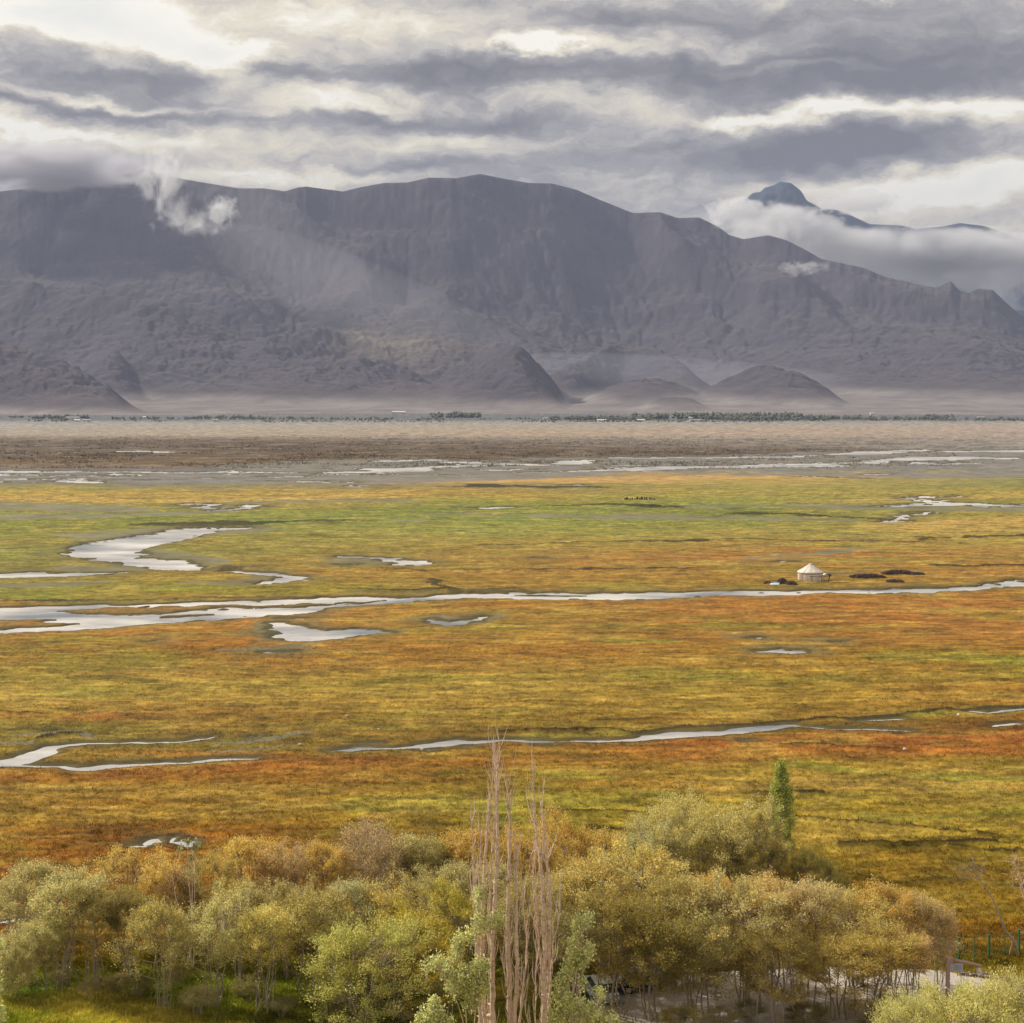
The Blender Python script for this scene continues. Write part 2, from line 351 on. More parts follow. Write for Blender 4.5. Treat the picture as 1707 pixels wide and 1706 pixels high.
def seg_field(lines, X, Y, PX, PY, pad=60.0, rfloor=0.0):
    """largest (radius - distance) in metres over all thick polylines"""
    S = np.full(X.shape, -99.0, np.float32)
    for L in lines:
        px = np.array([p[0] for p in L], float); py = np.array([p[1] for p in L], float); th = np.array([p[2] for p in L], float)
        x, y = g2w(px, py); r = np.maximum(0.5 * th * y * y / (F * HC), rfloor * y)
        m = (PX > px.min() - 260) & (PX < px.max() + 260) & (PY > py.min() - 22) & (PY < py.max() + 22)
        if not m.any(): continue
        xs = X[m]; ys = Y[m]; best = np.full(xs.shape, -99.0, np.float32)
        for i in range(len(L) - 1):
            dx, dy = x[i + 1] - x[i], y[i + 1] - y[i]; q = dx * dx + dy * dy + 1e-9
            tt = np.clip(((xs - x[i]) * dx + (ys - y[i]) * dy) / q, 0, 1)
            d = np.hypot(xs - x[i] - tt * dx, ys - y[i] - tt * dy)
            best = np.maximum(best, r[i] + (r[i + 1] - r[i]) * tt - d)
        S[m] = np.maximum(S[m], best)
    return S
def ribbon(pts, PX, PY):
    p = np.array(pts, float); top = np.interp(PX, p[:, 0], p[:, 1]); bot = np.interp(PX, p[:, 0], p[:, 2])
    s = np.minimum(PY - top, bot - PY); return np.where((PX < p[0, 0]) | (PX > p[-1, 0]), -5.0, s)

GRAVEL = [ # bare gravel: column, row, thickness
 [(-420,793,20),(0,794,20),(200,796,20),(430,797,20),(600,798,16),(760,797,12),(850,790,14),(900,785,12)],[(560,778,18),(700,774,18),(860,777,18),(1100,772,20),(1300,770,22),(1500,764,24),(1900,764,24)],
 [(-420,846,12),(0,845,12),(120,847,12),(200,850,8),(245,851,3)],[(-420,866,10),(0,863,9),(150,860,7),(300,856,5),(380,854,4)],
 [(345,842,5),(400,840,5),(470,836,4),(560,835,4),(665,835,5)],[(120,893,5),(165,893,10),(230,888,12),(275,888,8)],[(215,918,7),(270,925,11),(320,935,12),(352,938,8)],
 [(380,887,9),(430,885,8),(460,884,4)],[(130,948,7),(200,949,9),(280,950,5)],[(0,976,7),(120,974,8),(190,970,5)],[(320,973,4),(400,974,6),(440,966,10)],
 [(570,934,8),(640,940,6),(690,944,4)],[(440,1040,8),(448,1050,10),(460,1060,8),(520,1072,5)],[(370,1085,3),(460,1084,7),(500,1078,4)],
 [(700,857,2),(960,862,6),(1080,863,10),(1160,864,7),(1400,867,4)],[(800,871,1),(640,868,3)],[(20,1226,4),(120,1222,5),(150,1232,4)],
 [(360,1240,5),(440,1234,6),(520,1224,4)],[(350,1252,3),(420,1250,4),(500,1243,3)],[(1240,792,4),(1400,789,6),(1560,794,8),(1707,790,8)],[(1360,846,8),(1500,846,9),(1640,850,8),(1760,850,8)],
 [(1230,934,2),(1370,922,4),(1450,916,3)],[(720,1030,4),(780,1036,6),(840,1026,3)],[(-100,1248,5),(0,1241,6),(40,1240,6)],[(1150,847,3),(1200,845,4),(1300,846,2)]]
PEAT_SHADE = [ # cut peat banks, the shade on their faces painted in as dark strips
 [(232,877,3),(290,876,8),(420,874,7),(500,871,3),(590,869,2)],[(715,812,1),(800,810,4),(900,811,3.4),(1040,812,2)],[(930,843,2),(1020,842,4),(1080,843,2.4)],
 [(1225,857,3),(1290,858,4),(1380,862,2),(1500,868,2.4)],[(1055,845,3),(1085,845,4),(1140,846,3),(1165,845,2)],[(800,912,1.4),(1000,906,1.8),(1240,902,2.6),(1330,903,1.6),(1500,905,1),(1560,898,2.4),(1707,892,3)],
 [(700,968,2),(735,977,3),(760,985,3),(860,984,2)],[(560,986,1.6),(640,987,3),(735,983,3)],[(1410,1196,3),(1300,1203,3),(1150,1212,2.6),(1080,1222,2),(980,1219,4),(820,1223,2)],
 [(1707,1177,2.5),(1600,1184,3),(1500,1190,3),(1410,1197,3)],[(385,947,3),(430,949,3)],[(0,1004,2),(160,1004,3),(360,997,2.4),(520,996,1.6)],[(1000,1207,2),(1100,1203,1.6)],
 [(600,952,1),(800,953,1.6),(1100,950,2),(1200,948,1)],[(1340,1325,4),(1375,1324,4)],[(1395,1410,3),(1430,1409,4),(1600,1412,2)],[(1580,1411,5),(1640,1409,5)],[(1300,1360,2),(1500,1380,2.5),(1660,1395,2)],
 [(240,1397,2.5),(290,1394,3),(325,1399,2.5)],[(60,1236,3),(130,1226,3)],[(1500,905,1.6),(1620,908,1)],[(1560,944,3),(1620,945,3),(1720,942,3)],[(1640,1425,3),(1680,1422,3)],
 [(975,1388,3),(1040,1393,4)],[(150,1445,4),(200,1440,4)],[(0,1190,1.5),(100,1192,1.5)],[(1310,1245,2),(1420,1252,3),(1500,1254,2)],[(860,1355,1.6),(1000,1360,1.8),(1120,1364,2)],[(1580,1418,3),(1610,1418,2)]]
GREEN = [ # bright wet grass: column, row, thickness
 [(840,1231,5),(900,1229,8),(1000,1228,8),(1080,1224,8),(1120,1220,3)],[(1380,1200,3),(1500,1192,6),(1600,1188,5),(1707,1180,7)],[(60,1000,12),(160,1001,14),(320,999,10),(400,994,6)],
 [(1040,1070,10),(1120,1072,8)],[(1470,1095,14),(1600,1098,12),(1750,1105,16)],[(800,858,9),(900,855,12),(1000,858,8)],[(450,858,14),(620,862,18),(800,872,8)],[(1350,935,5),(1480,934,7),(1560,938,3)],
 [(600,1345,26),(720,1340,26),(830,1352,14)],[(900,1290,8),(1000,1298,9)],[(1320,1275,12),(1450,1290,10),(1707,1305,12)],[(840,1370,6),(960,1376,7)],[(30,925,16),(120,925,10)],[(1000,842,8),(1200,838,8),(1400,848,8)],
 [(1540,1458,5),(1580,1462,5)],[(1440,860,4),(1540,862,5)],[(1040,1320,8),(1120,1325,8)],[(1440,1360,9),(1560,1366,7),(1700,1350,9)]]
RUST = [[(200,1400,14),(280,1404,16),(340,1400,14)],[(1130,1245,22),(1300,1240,24),(1500,1236,22),(1707,1235,18)],[(1540,920,6),(1640,918,6)],[(0,1455,26),(60,1450,20)],[(300,1210,10),(600,1190,8),(760,1200,6)],[(0,1288,18),(300,1285,16),(500,1275,14),(900,1255,12)],[(1100,935,10),(1300,915,10),(1500,925,8)]]
STRAW = [[(1180,1322,6),(1350,1306,14),(1500,1310,16),(1750,1315,16)],[(1050,1318,3),(1250,1316,6)],[(0,830,8),(200,836,6),(430,832,8),(650,826,8)],[(720,803,6),(900,802,7),(1150,796,9),(1250,797,6)],[(1290,838,3),(1480,836,6),(1707,826,5)],[(1500,880,14),(1707,872,18)],[(100,1345,5),(200,1348,4)]]
TAB = { # ground colour by row, at five columns
 660:[(120,114,120)]*5, 690:[(118,114,122)]*5, 700:[(112,112,118)]*5, 704:[(158,152,152)]*5, 709:[(172,160,155),(176,160,150),(176,158,146),(178,158,146),(182,158,148)],
 726:[(172,152,140),(176,154,138),(180,154,136),(182,155,140),(176,152,144)], 731:[(140,122,110),(140,122,110),(160,142,130),(162,144,136),(168,150,144)],
 736:[(108,88,74),(112,90,74),(130,112,100),(150,134,126),(160,146,142)], 745:[(102,82,66),(108,86,70),(112,92,78),(134,118,110),(154,142,138)], 752:[(112,92,74),(110,88,68),(106,84,64),(108,86,72),(150,138,136)],
 762:[(104,82,62),(108,84,60),(106,82,60),(120,104,94),(148,138,138)], 774:[(128,98,62),(124,96,64),(126,116,112),(134,126,124),(146,138,138)], 784:[(118,112,114)]*2+[(124,118,120),(128,124,122),(140,132,124)],
 795:[(120,114,118),(122,116,118),(150,130,100),(200,158,88),(150,138,86)], 803:[(118,112,116),(120,114,118),(198,156,84),(186,152,78),(146,138,76)], 812:[(150,136,80),(140,126,96),(150,130,80),(160,146,72),(140,136,72)],
 820:[(180,152,62),(196,154,72),(180,140,66),(172,150,74),(178,150,78)], 832:[(190,148,64),(184,148,66),(176,150,66),(152,148,72),(176,150,78)], 842:[(160,138,76),(160,138,64),(140,144,66),(134,138,66),(150,138,76)],
 856:[(150,142,60),(136,140,60),(130,138,60),(130,132,62),(176,148,74)], 872:[(138,138,56),(130,134,58),(140,144,64),(144,140,66),(178,148,76)], 890:[(146,136,50),(146,140,58),(158,148,72),(166,146,70),(188,152,80)],
 905:[(148,134,52),(158,136,62),(170,142,60),(172,136,60),(182,146,70)], 920:[(132,126,58),(150,132,58),(168,126,54),(174,120,52),(178,128,58)], 940:[(134,122,58),(158,130,56),(170,120,50),(178,124,56),(172,122,54)],
 958:[(140,124,62),(164,124,50),(166,118,50),(160,116,50),(176,126,60)], 975:[(136,132,50),(160,134,52),(160,118,48),(150,114,42),(160,120,50)], 990:[(128,130,44),(150,132,48),(160,116,46),(168,112,50),(170,112,54)],
 1012:[(170,108,44),(172,112,46),(168,116,50),(172,110,52),(172,108,54)], 1040:[(180,116,50),(178,118,48),(160,124,52),(172,110,54),(170,112,54)], 1065:[(176,110,40),(172,110,40),(166,122,52),(160,108,44),(172,112,54)],
 1090:[(150,108,36),(160,104,36),(168,112,46),(158,116,42),(150,112,28)], 1115:[(160,126,56),(162,120,54),(168,128,58),(170,126,54),(166,126,50)], 1140:[(168,138,62),(166,136,60),(168,136,64),(166,132,58),(164,118,48)],
 1170:[(178,134,68),(172,134,64),(166,130,58),(164,128,50),(166,116,46)], 1192:[(176,108,52),(176,114,56),(168,128,54),(150,118,44),(140,104,40)], 1212:[(134,108,48),(138,104,44),(140,110,42),(130,98,34),(150,92,38)],
 1235:[(142,112,52),(140,108,52),(146,108,46),(164,98,44),(170,102,48)], 1258:[(154,102,40),(158,106,46),(166,104,42),(172,112,50),(168,104,44)], 1280:[(162,102,36),(158,106,36),(162,116,40),(170,138,60),(154,120,46)],
 1305:[(160,106,32),(154,104,32),(150,104,36),(170,136,60),(176,136,76)], 1335:[(152,106,24),(156,112,30),(164,148,62),(162,136,50),(158,124,40)], 1370:[(148,104,18),(154,112,26),(160,138,52),(166,136,50),(164,138,48)],
 1400:[(156,102,20),(148,90,18),(150,122,30),(160,122,38),(158,132,40)], 1440:[(160,98,24),(150,98,20),(150,118,30),(150,110,26),(160,116,30)], 1480:[(158,102,24),(150,100,24),(140,110,26),(152,104,24),(166,118,24)],
 1520:[(166,106,22),(150,104,22),(130,104,26),(140,104,22),(164,112,18)], 1560:[(176,110,24),(146,108,22),(124,100,24),(130,98,22),(166,118,14)], 1600:[(138,118,20),(130,108,20),(116,100,22),(120,96,22),(150,122,26)],
 1650:[(104,124,24),(100,104,20),(100,96,22),(110,90,26),(140,124,44)], 1706:[(116,128,24),(100,100,18),(90,84,20),(96,76,24),(130,116,40)], 2600:[(120,110,24)]*5}
rows_ = sorted(TAB); TA = np.array([TAB[r] for r in rows_], float); TA = lin(TA)
TPX = np.array([0, 430, 853, 1280, 1707.0])
KG = 1.50
ROADPOLY = [(985,1668),(1000,1640),(1060,1628),(1200,1621),(1400,1612),(1560,1618),(1612,1626),(1690,1638),(1800,1650),(1900,1664),(1900,2300),(1300,2300),(1240,1740),(1100,1712),(1000,1700)]
def inpoly(px, py, poly):
    c = np.zeros(px.shape, bool); n = len(poly)
    for i in range(n):
        x1, y1 = poly[i]; x2, y2 = poly[(i + 1) % n]
        if y1 == y2: continue
        k = ((y1 > py) != (y2 > py)) & (px < (x2 - x1) * (py - y1) / (y2 - y1) + x1); c ^= k
    return c
def land(X, Y, want_col=True):
    X = np.asarray(X, np.float64); Y = np.asarray(Y, np.float64)
    PX, PY = w2g(X, Y)
    res = Y / 120.0
    # ragged shores
    farw = sstep(520, 900, Y)
    wx = farw * 22 * fbm(X, Y, 150, 3, 7) + fbm(X, Y, 26, 4, 3, 0.6) * 7 + fbm(X, Y, 5, 3, 4) * 2.6; wy = farw * 20 * fbm(X * .5, Y, 120, 4, 8, .6) + fbm(X, Y, 22, 4, 9, 0.6) * 8 + fbm(X, Y, 5, 3, 5) * 2.6
    am = np.clip((Y - 90) / 260, 0.12, 2.2)
    Xw, Yw = X + wx * am, Y + wy * am * 0.8
    PXw, PYw = w2g(Xw, Yw)
    S = seg_field(STREAMS, Xw, Yw, PX, PY, rfloor=.0009)
    my = (Y * Y / (F * HC))
    rb = ribbon(RIB, PXw, PYw)
    for i in ISL: rb = np.minimum(rb, -ribbon(i, PXw, PYw))
    S = np.maximum(S, rb * my)
    shoal = fbm(X, Y, 9, 3, 44)
    S = np.where(S > 0, np.maximum(S - 1.6 * np.maximum(shoal - 0.22, 0) * 6 * (Y > 240), -0.6), S)
    G = seg_field(GRAVEL, Xw, Yw, PX, PY); PE = seg_field(PEAT_SHADE, Xw, Yw, PX, PY, rfloor=0.0)
    roadm = (PX > 930) & (PY > 1585) & inpoly(PX, PY - 6, ROADPOLY)
    # relief
    lo = fbm(X, Y, 60, 3, 21); mid = fbm(X, Y, 9, 4, 31, 0.6); hum = np.abs(fbm(X, Y, 2.2, 3, 41, 0.6))
    z = 0.12 + lo * 0.35 + mid * 0.22 + (0.32 - hum) * 0.42
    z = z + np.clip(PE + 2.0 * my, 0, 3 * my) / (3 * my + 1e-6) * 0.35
    far = sstep(1400, 2600, Y); z = z * (1 - far) + far * 0.1
    z = np.maximum(z, -0.05)
    near = sstep(-3.2, 0.0, S / (1 + res * 0.10))
    z = z * (1 - near) + near * -0.02
    z = np.where(S > -0.5, -0.02 - 0.55 * sstep(-0.45, 0.7, S / (1 + res * 0.12)), z)
    gm = sstep(-1.5, 1.0, G / (1 + res * .15)); z = z * (1 - 0.7 * gm * (S < -.5))
    flat = ((PX > 930) & (PY > 1585)) * sstep(0, 12, PY - 1590) * sstep(930, 980, PX)
    z = z * (1 - flat)
    z = np.where(roadm, -0.04, z)
    if not want_col: return z
    # colour
    jx = fbm(X, Y, 40, 4, 51, .6) * 60; jy = fbm(X, Y, 50, 4, 55, .6)
    amp = np.interp(PY, [700, 735, 790, 900, 1100, 1706], [1.0, 3.0, 12.0, 12, 20, 34])
    cx_ = PX + jx * 2; cyy = PY + jy * amp
    ri = np.interp(cyy, rows_, np.arange(len(rows_))); ci = np.interp(cx_, TPX, np.arange(5))
    r0 = np.clip(ri.astype(int), 0, len(rows_) - 2); c0 = np.clip(ci.astype(int), 0, 3); fr = (ri - r0)[..., None]; fc = (ci - c0)[..., None]
    C = (TA[r0, c0] * (1 - fc) + TA[r0, c0 + 1] * fc) * (1 - fr) + (TA[r0 + 1, c0] * (1 - fc) + TA[r0 + 1, c0 + 1] * fc) * fr
    meadow = sstep(804, 822, cyy)
    def blend(C, m, col):
        m = np.clip(m, 0, 1)[..., None]; return C * (1 - m) + lin(col) * m
    for lines, col, st in ((GREEN, (146, 148, 62), .5), (RUST, (166, 94, 42), .35), (STRAW, (205, 158, 92), .8)):
        s_ = seg_field(lines, Xw, Yw, PX, PY); pm = sstep(-0.35, 0.55, s_ / (2.2 * my) + fbm(X, Y, 12, 4, 61, .6) * 0.5) * st
        C = blend(C, pm, col)
    # species patches: sedge green, rust, straw
    pg = fbm(X * .6, Y, 26, 5, 71, .62); pr = fbm(X * .6, Y, 20, 5, 77, .62); ps = fbm(X * .5, Y, 10, 5, 83, .62)
    C = blend(C, sstep(0.08, .34, pg) * .38 * meadow, (140, 142, 54))
    C = blend(C, sstep(0.10, .36, pr) * .22 * meadow, (150, 88, 38))
    C = blend(C, sstep(0.06, .34, ps) * .5 * meadow, (196, 160, 86))
    ol = fbm(X * .16, Y, 13, 4, 131, .6); C = blend(C, sstep(.04, .32, ol) * .42 * meadow, (128, 118, 44)); C = blend(C, sstep(.10, .36, -ol) * .35 * meadow, (186, 156, 84))
    dk = fbm(X * .35, Y, 6, 4, 91, .62)
    C = blend(C, sstep(0.20, .46, dk) * .50 * meadow, (92, 74, 24))
    # tussocks: random darker and paler flecks
    tus = fbm(X * .42, Y, 1.5, 4, 95, .65); C = C * (1 + np.clip(tus * 1.0, -.5, .6) * meadow)[..., None]
    fine = fbm(X * .35, Y, 4.0, 4, 97, .65); C = C * (1 + np.clip(fine * 0.9, -.45, .6))[..., None]
    C = C * (1 + .75 * sstep(1600, 1670, PY))[..., None]  # nearest ground lightened in colour to make up for the willows' shade
    # scrub dots on the far flats
    sc1 = fbm(X, Y, 34, 3, 101, .7); band = sstep(726, 733, PY) * (1 - sstep(776, 782, PY))
    C = blend(C, sstep(0.05, .25, sc1) * .55 * band, (86, 68, 54)); C = blend(C, sstep(0.12, .3, -sc1) * .4 * band, (168, 152, 140))
    gcol = fbm(X, Y, 16, 5, 111, .7)
    Cg = lin((140, 131, 128)) * (1 + gcol * .7)[..., None]
    fadeg = sstep(-.25, .5, G / (1.2 * my) + fbm(X, Y, 14, 4, 115, .6) * .6)[..., None] * 0.85
    C = C * (1 - fadeg) + Cg * fadeg
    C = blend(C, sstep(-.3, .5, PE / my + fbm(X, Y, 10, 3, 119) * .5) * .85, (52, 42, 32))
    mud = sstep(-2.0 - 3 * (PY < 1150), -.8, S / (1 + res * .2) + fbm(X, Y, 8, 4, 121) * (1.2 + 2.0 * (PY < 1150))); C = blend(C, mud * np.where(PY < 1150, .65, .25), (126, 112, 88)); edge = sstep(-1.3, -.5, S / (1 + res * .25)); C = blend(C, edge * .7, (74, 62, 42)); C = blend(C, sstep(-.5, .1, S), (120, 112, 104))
    vs = sstep(1640, 1600, PY) if False else 0
    C = C * np.array([1.03, 1.07, 1.05]) / KG; L_ = C.mean(-1, keepdims=True); C = L_ + (C - L_) * (0.92 + .10 * meadow * sstep(900, 1000, PY) - .06 * meadow)[..., None]
    C[..., 1] = np.maximum(C[..., 1], C[..., 0] * (.30 * meadow)); C = C * np.array([.91, .93, .86])
    return z, np.clip(C * (1 - meadow[..., None] * np.array([.03, .03, .32])), 0.003, 1), S
def gz(x, y): return float(land(np.array([x]), np.array([y]), False)[0])

# ------------------------------------------------------------------ ground, water, road
cols_px = np.concatenate([np.linspace(-420, -40, 60, endpoint=False), np.arange(-40, 1747, 1.75), np.linspace(1747, 2130, 60)])
rows_py = np.concatenate([[687.5, 689, 690.5], np.arange(692, 830, .7), np.arange(830, 1100, .75), np.arange(1100, 1720, 1.15), np.arange(1722, 2650, 9)])
gx, gy = np.meshgrid(cols_px, rows_py); Xg, Yg = g2w(gx, gy)
Zg, Cg_, Sg = land(Xg, Yg)
V = np.stack([Xg, Yg, Zg], -1).reshape(-1, 3)
ground = tag(mesh_np('ground', V, grid_faces(*gx.shape)[:, ::-1], Cg_.reshape(-1, 3), True, M_ground), kind='structure')
del V, Cg_
# the plain goes on past the surveyed sheet
M_dry = simple('dry_plain', (0.22, 0.16, 0.08), 0.95, 0.05, 0.4, 0.05, 0.3)
b = MB(); b.add([(-6200, -1150, -1.6), (6200, -1150, -1.6), (6200, 12900, -1.6), (-6200, 12900, -1.6)], [(0, 1, 2, 3)])
tag(b.build('plain', M_dry), kind='structure')
# water lies a little below the turf, showing wherever a channel is cut
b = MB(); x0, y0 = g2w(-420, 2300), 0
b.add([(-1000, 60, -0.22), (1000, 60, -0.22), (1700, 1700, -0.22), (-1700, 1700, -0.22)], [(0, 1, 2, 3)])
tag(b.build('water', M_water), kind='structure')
# ------------------------------------------------------------------ mountains: sculpted ridges, then worn down by running water
RNX, RNY = 430, 210
mpx = np.linspace(-450, 2160, RNX); mY = np.concatenate([np.linspace(3950, 7200, 130, endpoint=False), np.linspace(7200, 10600, RNY - 130)])
MPX, MY = np.meshgrid(mpx, mY); MX = (MPX - CX) * MY / F
SKY = [(-450,330),(-200,345),(0,319),(60,312),(110,306),(160,297),(215,290),(240,283),(262,290),(310,300),(360,308),(400,314),(440,314),(475,319),(495,313),(510,311),(540,315),(572,319),(600,312),(640,305),(680,304),(715,296),(760,297),(800,290),(840,298),(880,305),(920,306),(960,316),(1000,333),(1030,345),(1055,355),(1100,354),(1130,364),(1165,363),(1200,380),(1215,392),(1240,399),(1280,392),(1310,400),(1340,415),(1370,432),(1400,438),(1440,447),(1475,462),(1510,470),(1540,477),(1560,480),(1585,470),(1600,486),(1615,489),(1630,482),(1655,484),(1680,508),(1707,530),(1800,560),(1900,545),(2160,600)]
skx = np.array(SKY, float)
def ridge(pts, wf, wb, pf=1.25, seed=0, wob=260):
    """pts: (column, row of the crest as seen, distance); front and back widths in metres"""
    p = np.array(pts, float)
    kn = 25 if len(pts) > 40 else 7; kw = np.hanning(kn + 2)[1:-1]; kw /= kw.sum()
    sm = lambda v: np.convolve(np.pad(v, kn // 2, mode='edge'), kw, 'valid')[None, :] * np.ones_like(MPX)
    row = sm(np.interp(mpx, p[:, 0], p[:, 1])); Yc = sm(np.interp(mpx, p[:, 0], p[:, 2]))
    zc = HC + (YH - row) * Yc / F
    Yc = Yc + fbm(MX, MX * 0, 1500, 3, 200 + seed) * wob
    t = np.where(MY < Yc, (Yc - MY) / wf, (MY - Yc) / wb)
    side = np.minimum(sstep(p[0, 0] - 130, p[0, 0] + 20, MPX), 1 - sstep(p[-1, 0] - 20, p[-1, 0] + 130, MPX))
    return zc * np.clip(1 - t, 0, 1) ** pf * side
fan = np.clip(MY - 4450, 0, None) * 0.043 - 6; fan = fan + sstep(6600, 8200, MY) * 60
H = fan.copy()
main = [(x, y, 8600 if x < 1150 else 8600 - (x - 1150) * 1.6) for x, y in SKY]
H = np.maximum(H, ridge(main, 2900, 2400, 1.6, 1, 500))
LR = [
 ([(-450,560,5200),(-200,500,5300),(-60,530,5200),(0,560,5150),(60,588,5050),(120,612,4950),(150,632,4880),(180,645,4840),(210,668,4790),(242,690,4740)], 620, 700, 1.0),
 ([(-450,470,7000),(0,455,6900),(60,470,6800),(150,490,6650),(230,500,6500),(330,545,6300),(420,560,6250),(520,555,6250)], 1100, 900, 1.1),
 ([(30,640,6000),(100,590,6100),(180,562,6150),(205,600,6100),(235,635,6000),(262,655,5950)], 650, 500, 1.0),
 ([(330,660,5900),(380,600,6000),(450,552,6100),(520,535,6250),(590,545,6300),(640,560,6200),(720,565,6150),(800,580,6050),(835,570,5800),(862,565,5700),(890,585,5640),(915,620,5580),(945,668,5500)], 720, 700, 1.0),
 ([(540,672,5380),(600,650,5420),(650,634,5450),(700,640,5450),(745,646,5420),(790,612,5500),(830,584,5500),(862,564,5480),(885,592,5440),(915,628,5380),(945,672,5280)], 600, 600, .95),
 ([(250,672,5700),(300,655,5700),(350,640,5720),(410,622,5720),(470,604,5740),(530,594,5740),(590,602,5700),(650,626,5620)], 680, 600, 1.05),
 ([(60,655,5900),(120,618,5920),(172,580,5900),(190,574,5880),(215,606,5840),(240,640,5780),(262,666,5740)], 620, 560, 1.0),
 ([(960,672,5600),(1020,640,5650),(1080,628,5700),(1130,640,5680),(1180,660,5600)], 560, 500, 1.0),
 ([(450,650,5800),(520,610,5750),(600,595,5750),(660,600,5750),(720,640,5600)], 420, 400, 1.0),
 ([(640,680,5300),(680,655,5350),(735,655,5350),(760,675,5300)], 200, 200, 1.0),
 ([(880,650,5900),(960,600,6300),(1040,560,6800),(1120,590,6500),(1180,640,6200)], 800, 700, 1.1),
 ([(935,690,5100),(980,668,5200),(1040,655,5250),(1085,657,5250),(1110,660,5200)], 240, 240, 0.9),
 ([(1060,680,4950),(1100,662,5000),(1150,660,5000),(1180,678,4960),(1210,692,4900)], 190, 220, 0.9),
 ([(1150,655,5700),(1215,630,5700),(1262,610,5650),(1300,608,5600),(1340,626,5500),(1375,645,5420),(1405,665,5330),(1425,688,5260)], 560, 500, 1.0),
 ([(1450,640,7000),(1520,560,7300),(1600,540,7300),(1707,560,7200),(1900,540,7200)], 1100, 900, 1.1),
]
for i, (p, wf, wb, pf) in enumerate(LR): H = np.maximum(H, ridge(p, wf, wb, pf, 10 + i, 120))
rough_w = sstep(10, 160, H - fan)
H = H + rough_w * (fbm(MX + fbm(MX, MY, 1500, 2, 299) * 900 + (MY - 7000) * .55, MY * .55, 900, 4, 301, .5) * 230 * sstep(100, 700, H) + fbm(MX + (MY - 7000) * .3, MY * .8, 420, 3, 311, .5) * 30)
H = H + (1 - rough_w) * fbm(MX, MY, 500, 3, 305) * 1.0
CW = (mpx[1] - mpx[0]) * mY / F; DY = np.gradient(mY)
def erode(H, steps, dt, K, m=0.5):
    nr, nc = H.shape; N = nr * nc; area = (CW * DY)[:, None] * np.ones((1, nc)); area = area.ravel()
    nb = [(-1, -1), (-1, 0), (-1, 1), (0, -1), (0, 1), (1, -1), (1, 0), (1, 1)]
    dist = [np.hypot(dr * DY, dc * CW)[:, None] for dr, dc in nb]
    edge = np.zeros((nr, nc), bool); edge[0] = edge[-1] = True; edge[:, 0] = edge[:, -1] = True
    edge |= (MY < 4060)
    rgE = np.random.default_rng(4)
    for s in range(steps):
        H = H + rough_w * rgE.normal(0, 2.2 if s < 4 else .3, H.shape)
        # fill hollows so every cell drains
        W = H.copy(); done = edge.copy().ravel(); Wf = W.ravel(); heap = [(Wf[i], i) for i in np.flatnonzero(done)]; heapq.heapify(heap)
        pop, push = heapq.heappop, heapq.heappush; offs = [dr * nc + dc for dr, dc in nb]; Wl = Wf.tolist(); dn = done.tolist()
        while heap:
            z, i = pop(heap); z += 0.01
            for o in offs:
                j = i + o
                if 0 <= j < N and not dn[j]:
                    dn[j] = True
                    if Wl[j] < z: Wl[j] = z
                    push(heap, (Wl[j], j))
        W = np.array(Wl).reshape(nr, nc)
        best = np.zeros((nr, nc)); rec = np.arange(N).reshape(nr, nc).copy(); dd = np.ones((nr, nc)); idx = np.arange(N).reshape(nr, nc)
        for (dr, dc), d in zip(nb, dist):
            sh = np.full((nr, nc), 1e9); si = idx.copy()
            a0, a1 = max(0, -dr), nr - max(0, dr); b0, b1 = max(0, -dc), nc - max(0, dc)
            sh[a0:a1, b0:b1] = W[a0 + dr:a1 + dr, b0 + dc:b1 + dc]; si[a0:a1, b0:b1] = idx[a0 + dr:a1 + dr, b0 + dc:b1 + dc]
            sl_ = (W - sh) / d; m_ = sl_ > best; best = np.where(m_, sl_, best); rec = np.where(m_, si, rec); dd = np.where(m_, np.broadcast_to(d, dd.shape), dd)
        rec[edge] = idx[edge]
        order = np.argsort(W.ravel(), kind='stable').tolist(); rl = rec.ravel().tolist(); A = area.tolist()
        for i in reversed(order):
            r = rl[i]
            if r != i: A[r] += A[i]
        A = np.array(A); fac = (K * dt * A ** m / dd.ravel() * (.03 + .97 * rough_w.ravel())).tolist(); h = W.ravel().tolist()
        for i in order:
            r = rl[i]
            if r != i:
                f = fac[i]; h[i] = (h[i] + f * h[r]) / (1 + f)
        H = np.array(h).reshape(nr, nc)
        D = np.zeros_like(H); D[1:-1, 1:-1] = (H[:-2, 1:-1] + H[2:, 1:-1] + H[1:-1, :-2] + H[1:-1, 2:]) / 4 - H[1:-1, 1:-1]
        H = H + D * 0.24
    return H
H = erode(H, 6, 1.0, 0.012)
H = np.maximum(H, fan)
def up(a, xo, yo, xn, yn):
    """Catmull-Rom resampling in both directions"""
    def one(A, o, n):
        i = np.clip(np.searchsorted(o, n, side='right') - 1, 0, len(o) - 2); t = ((n - o[i]) / (o[i + 1] - o[i]))[:, None]
        p0 = A[np.maximum(i - 1, 0)]; p1 = A[i]; p2 = A[i + 1]; p3 = A[np.minimum(i + 2, len(o) - 1)]
        return 0.5 * (2 * p1 + (p2 - p0) * t + (2 * p0 - 5 * p1 + 4 * p2 - p3) * t * t + (3 * p1 - p0 - 3 * p2 + p3) * t ** 3)
    return one(one(a, yo, yn).T, xo, xn).T
px2 = np.concatenate([np.linspace(-450, -60, 70, endpoint=False), np.arange(-60, 1770, 1.8), np.linspace(1770, 2160, 70)])
Y2 = np.concatenate([np.linspace(3950, 7200, 440, endpoint=False), np.linspace(7200, 10600, 230)])
H2 = up(H, mpx, mY, px2, Y2); PX2, YY2 = np.meshgrid(px2, Y2); XX2 = (PX2 - CX) * YY2 / F
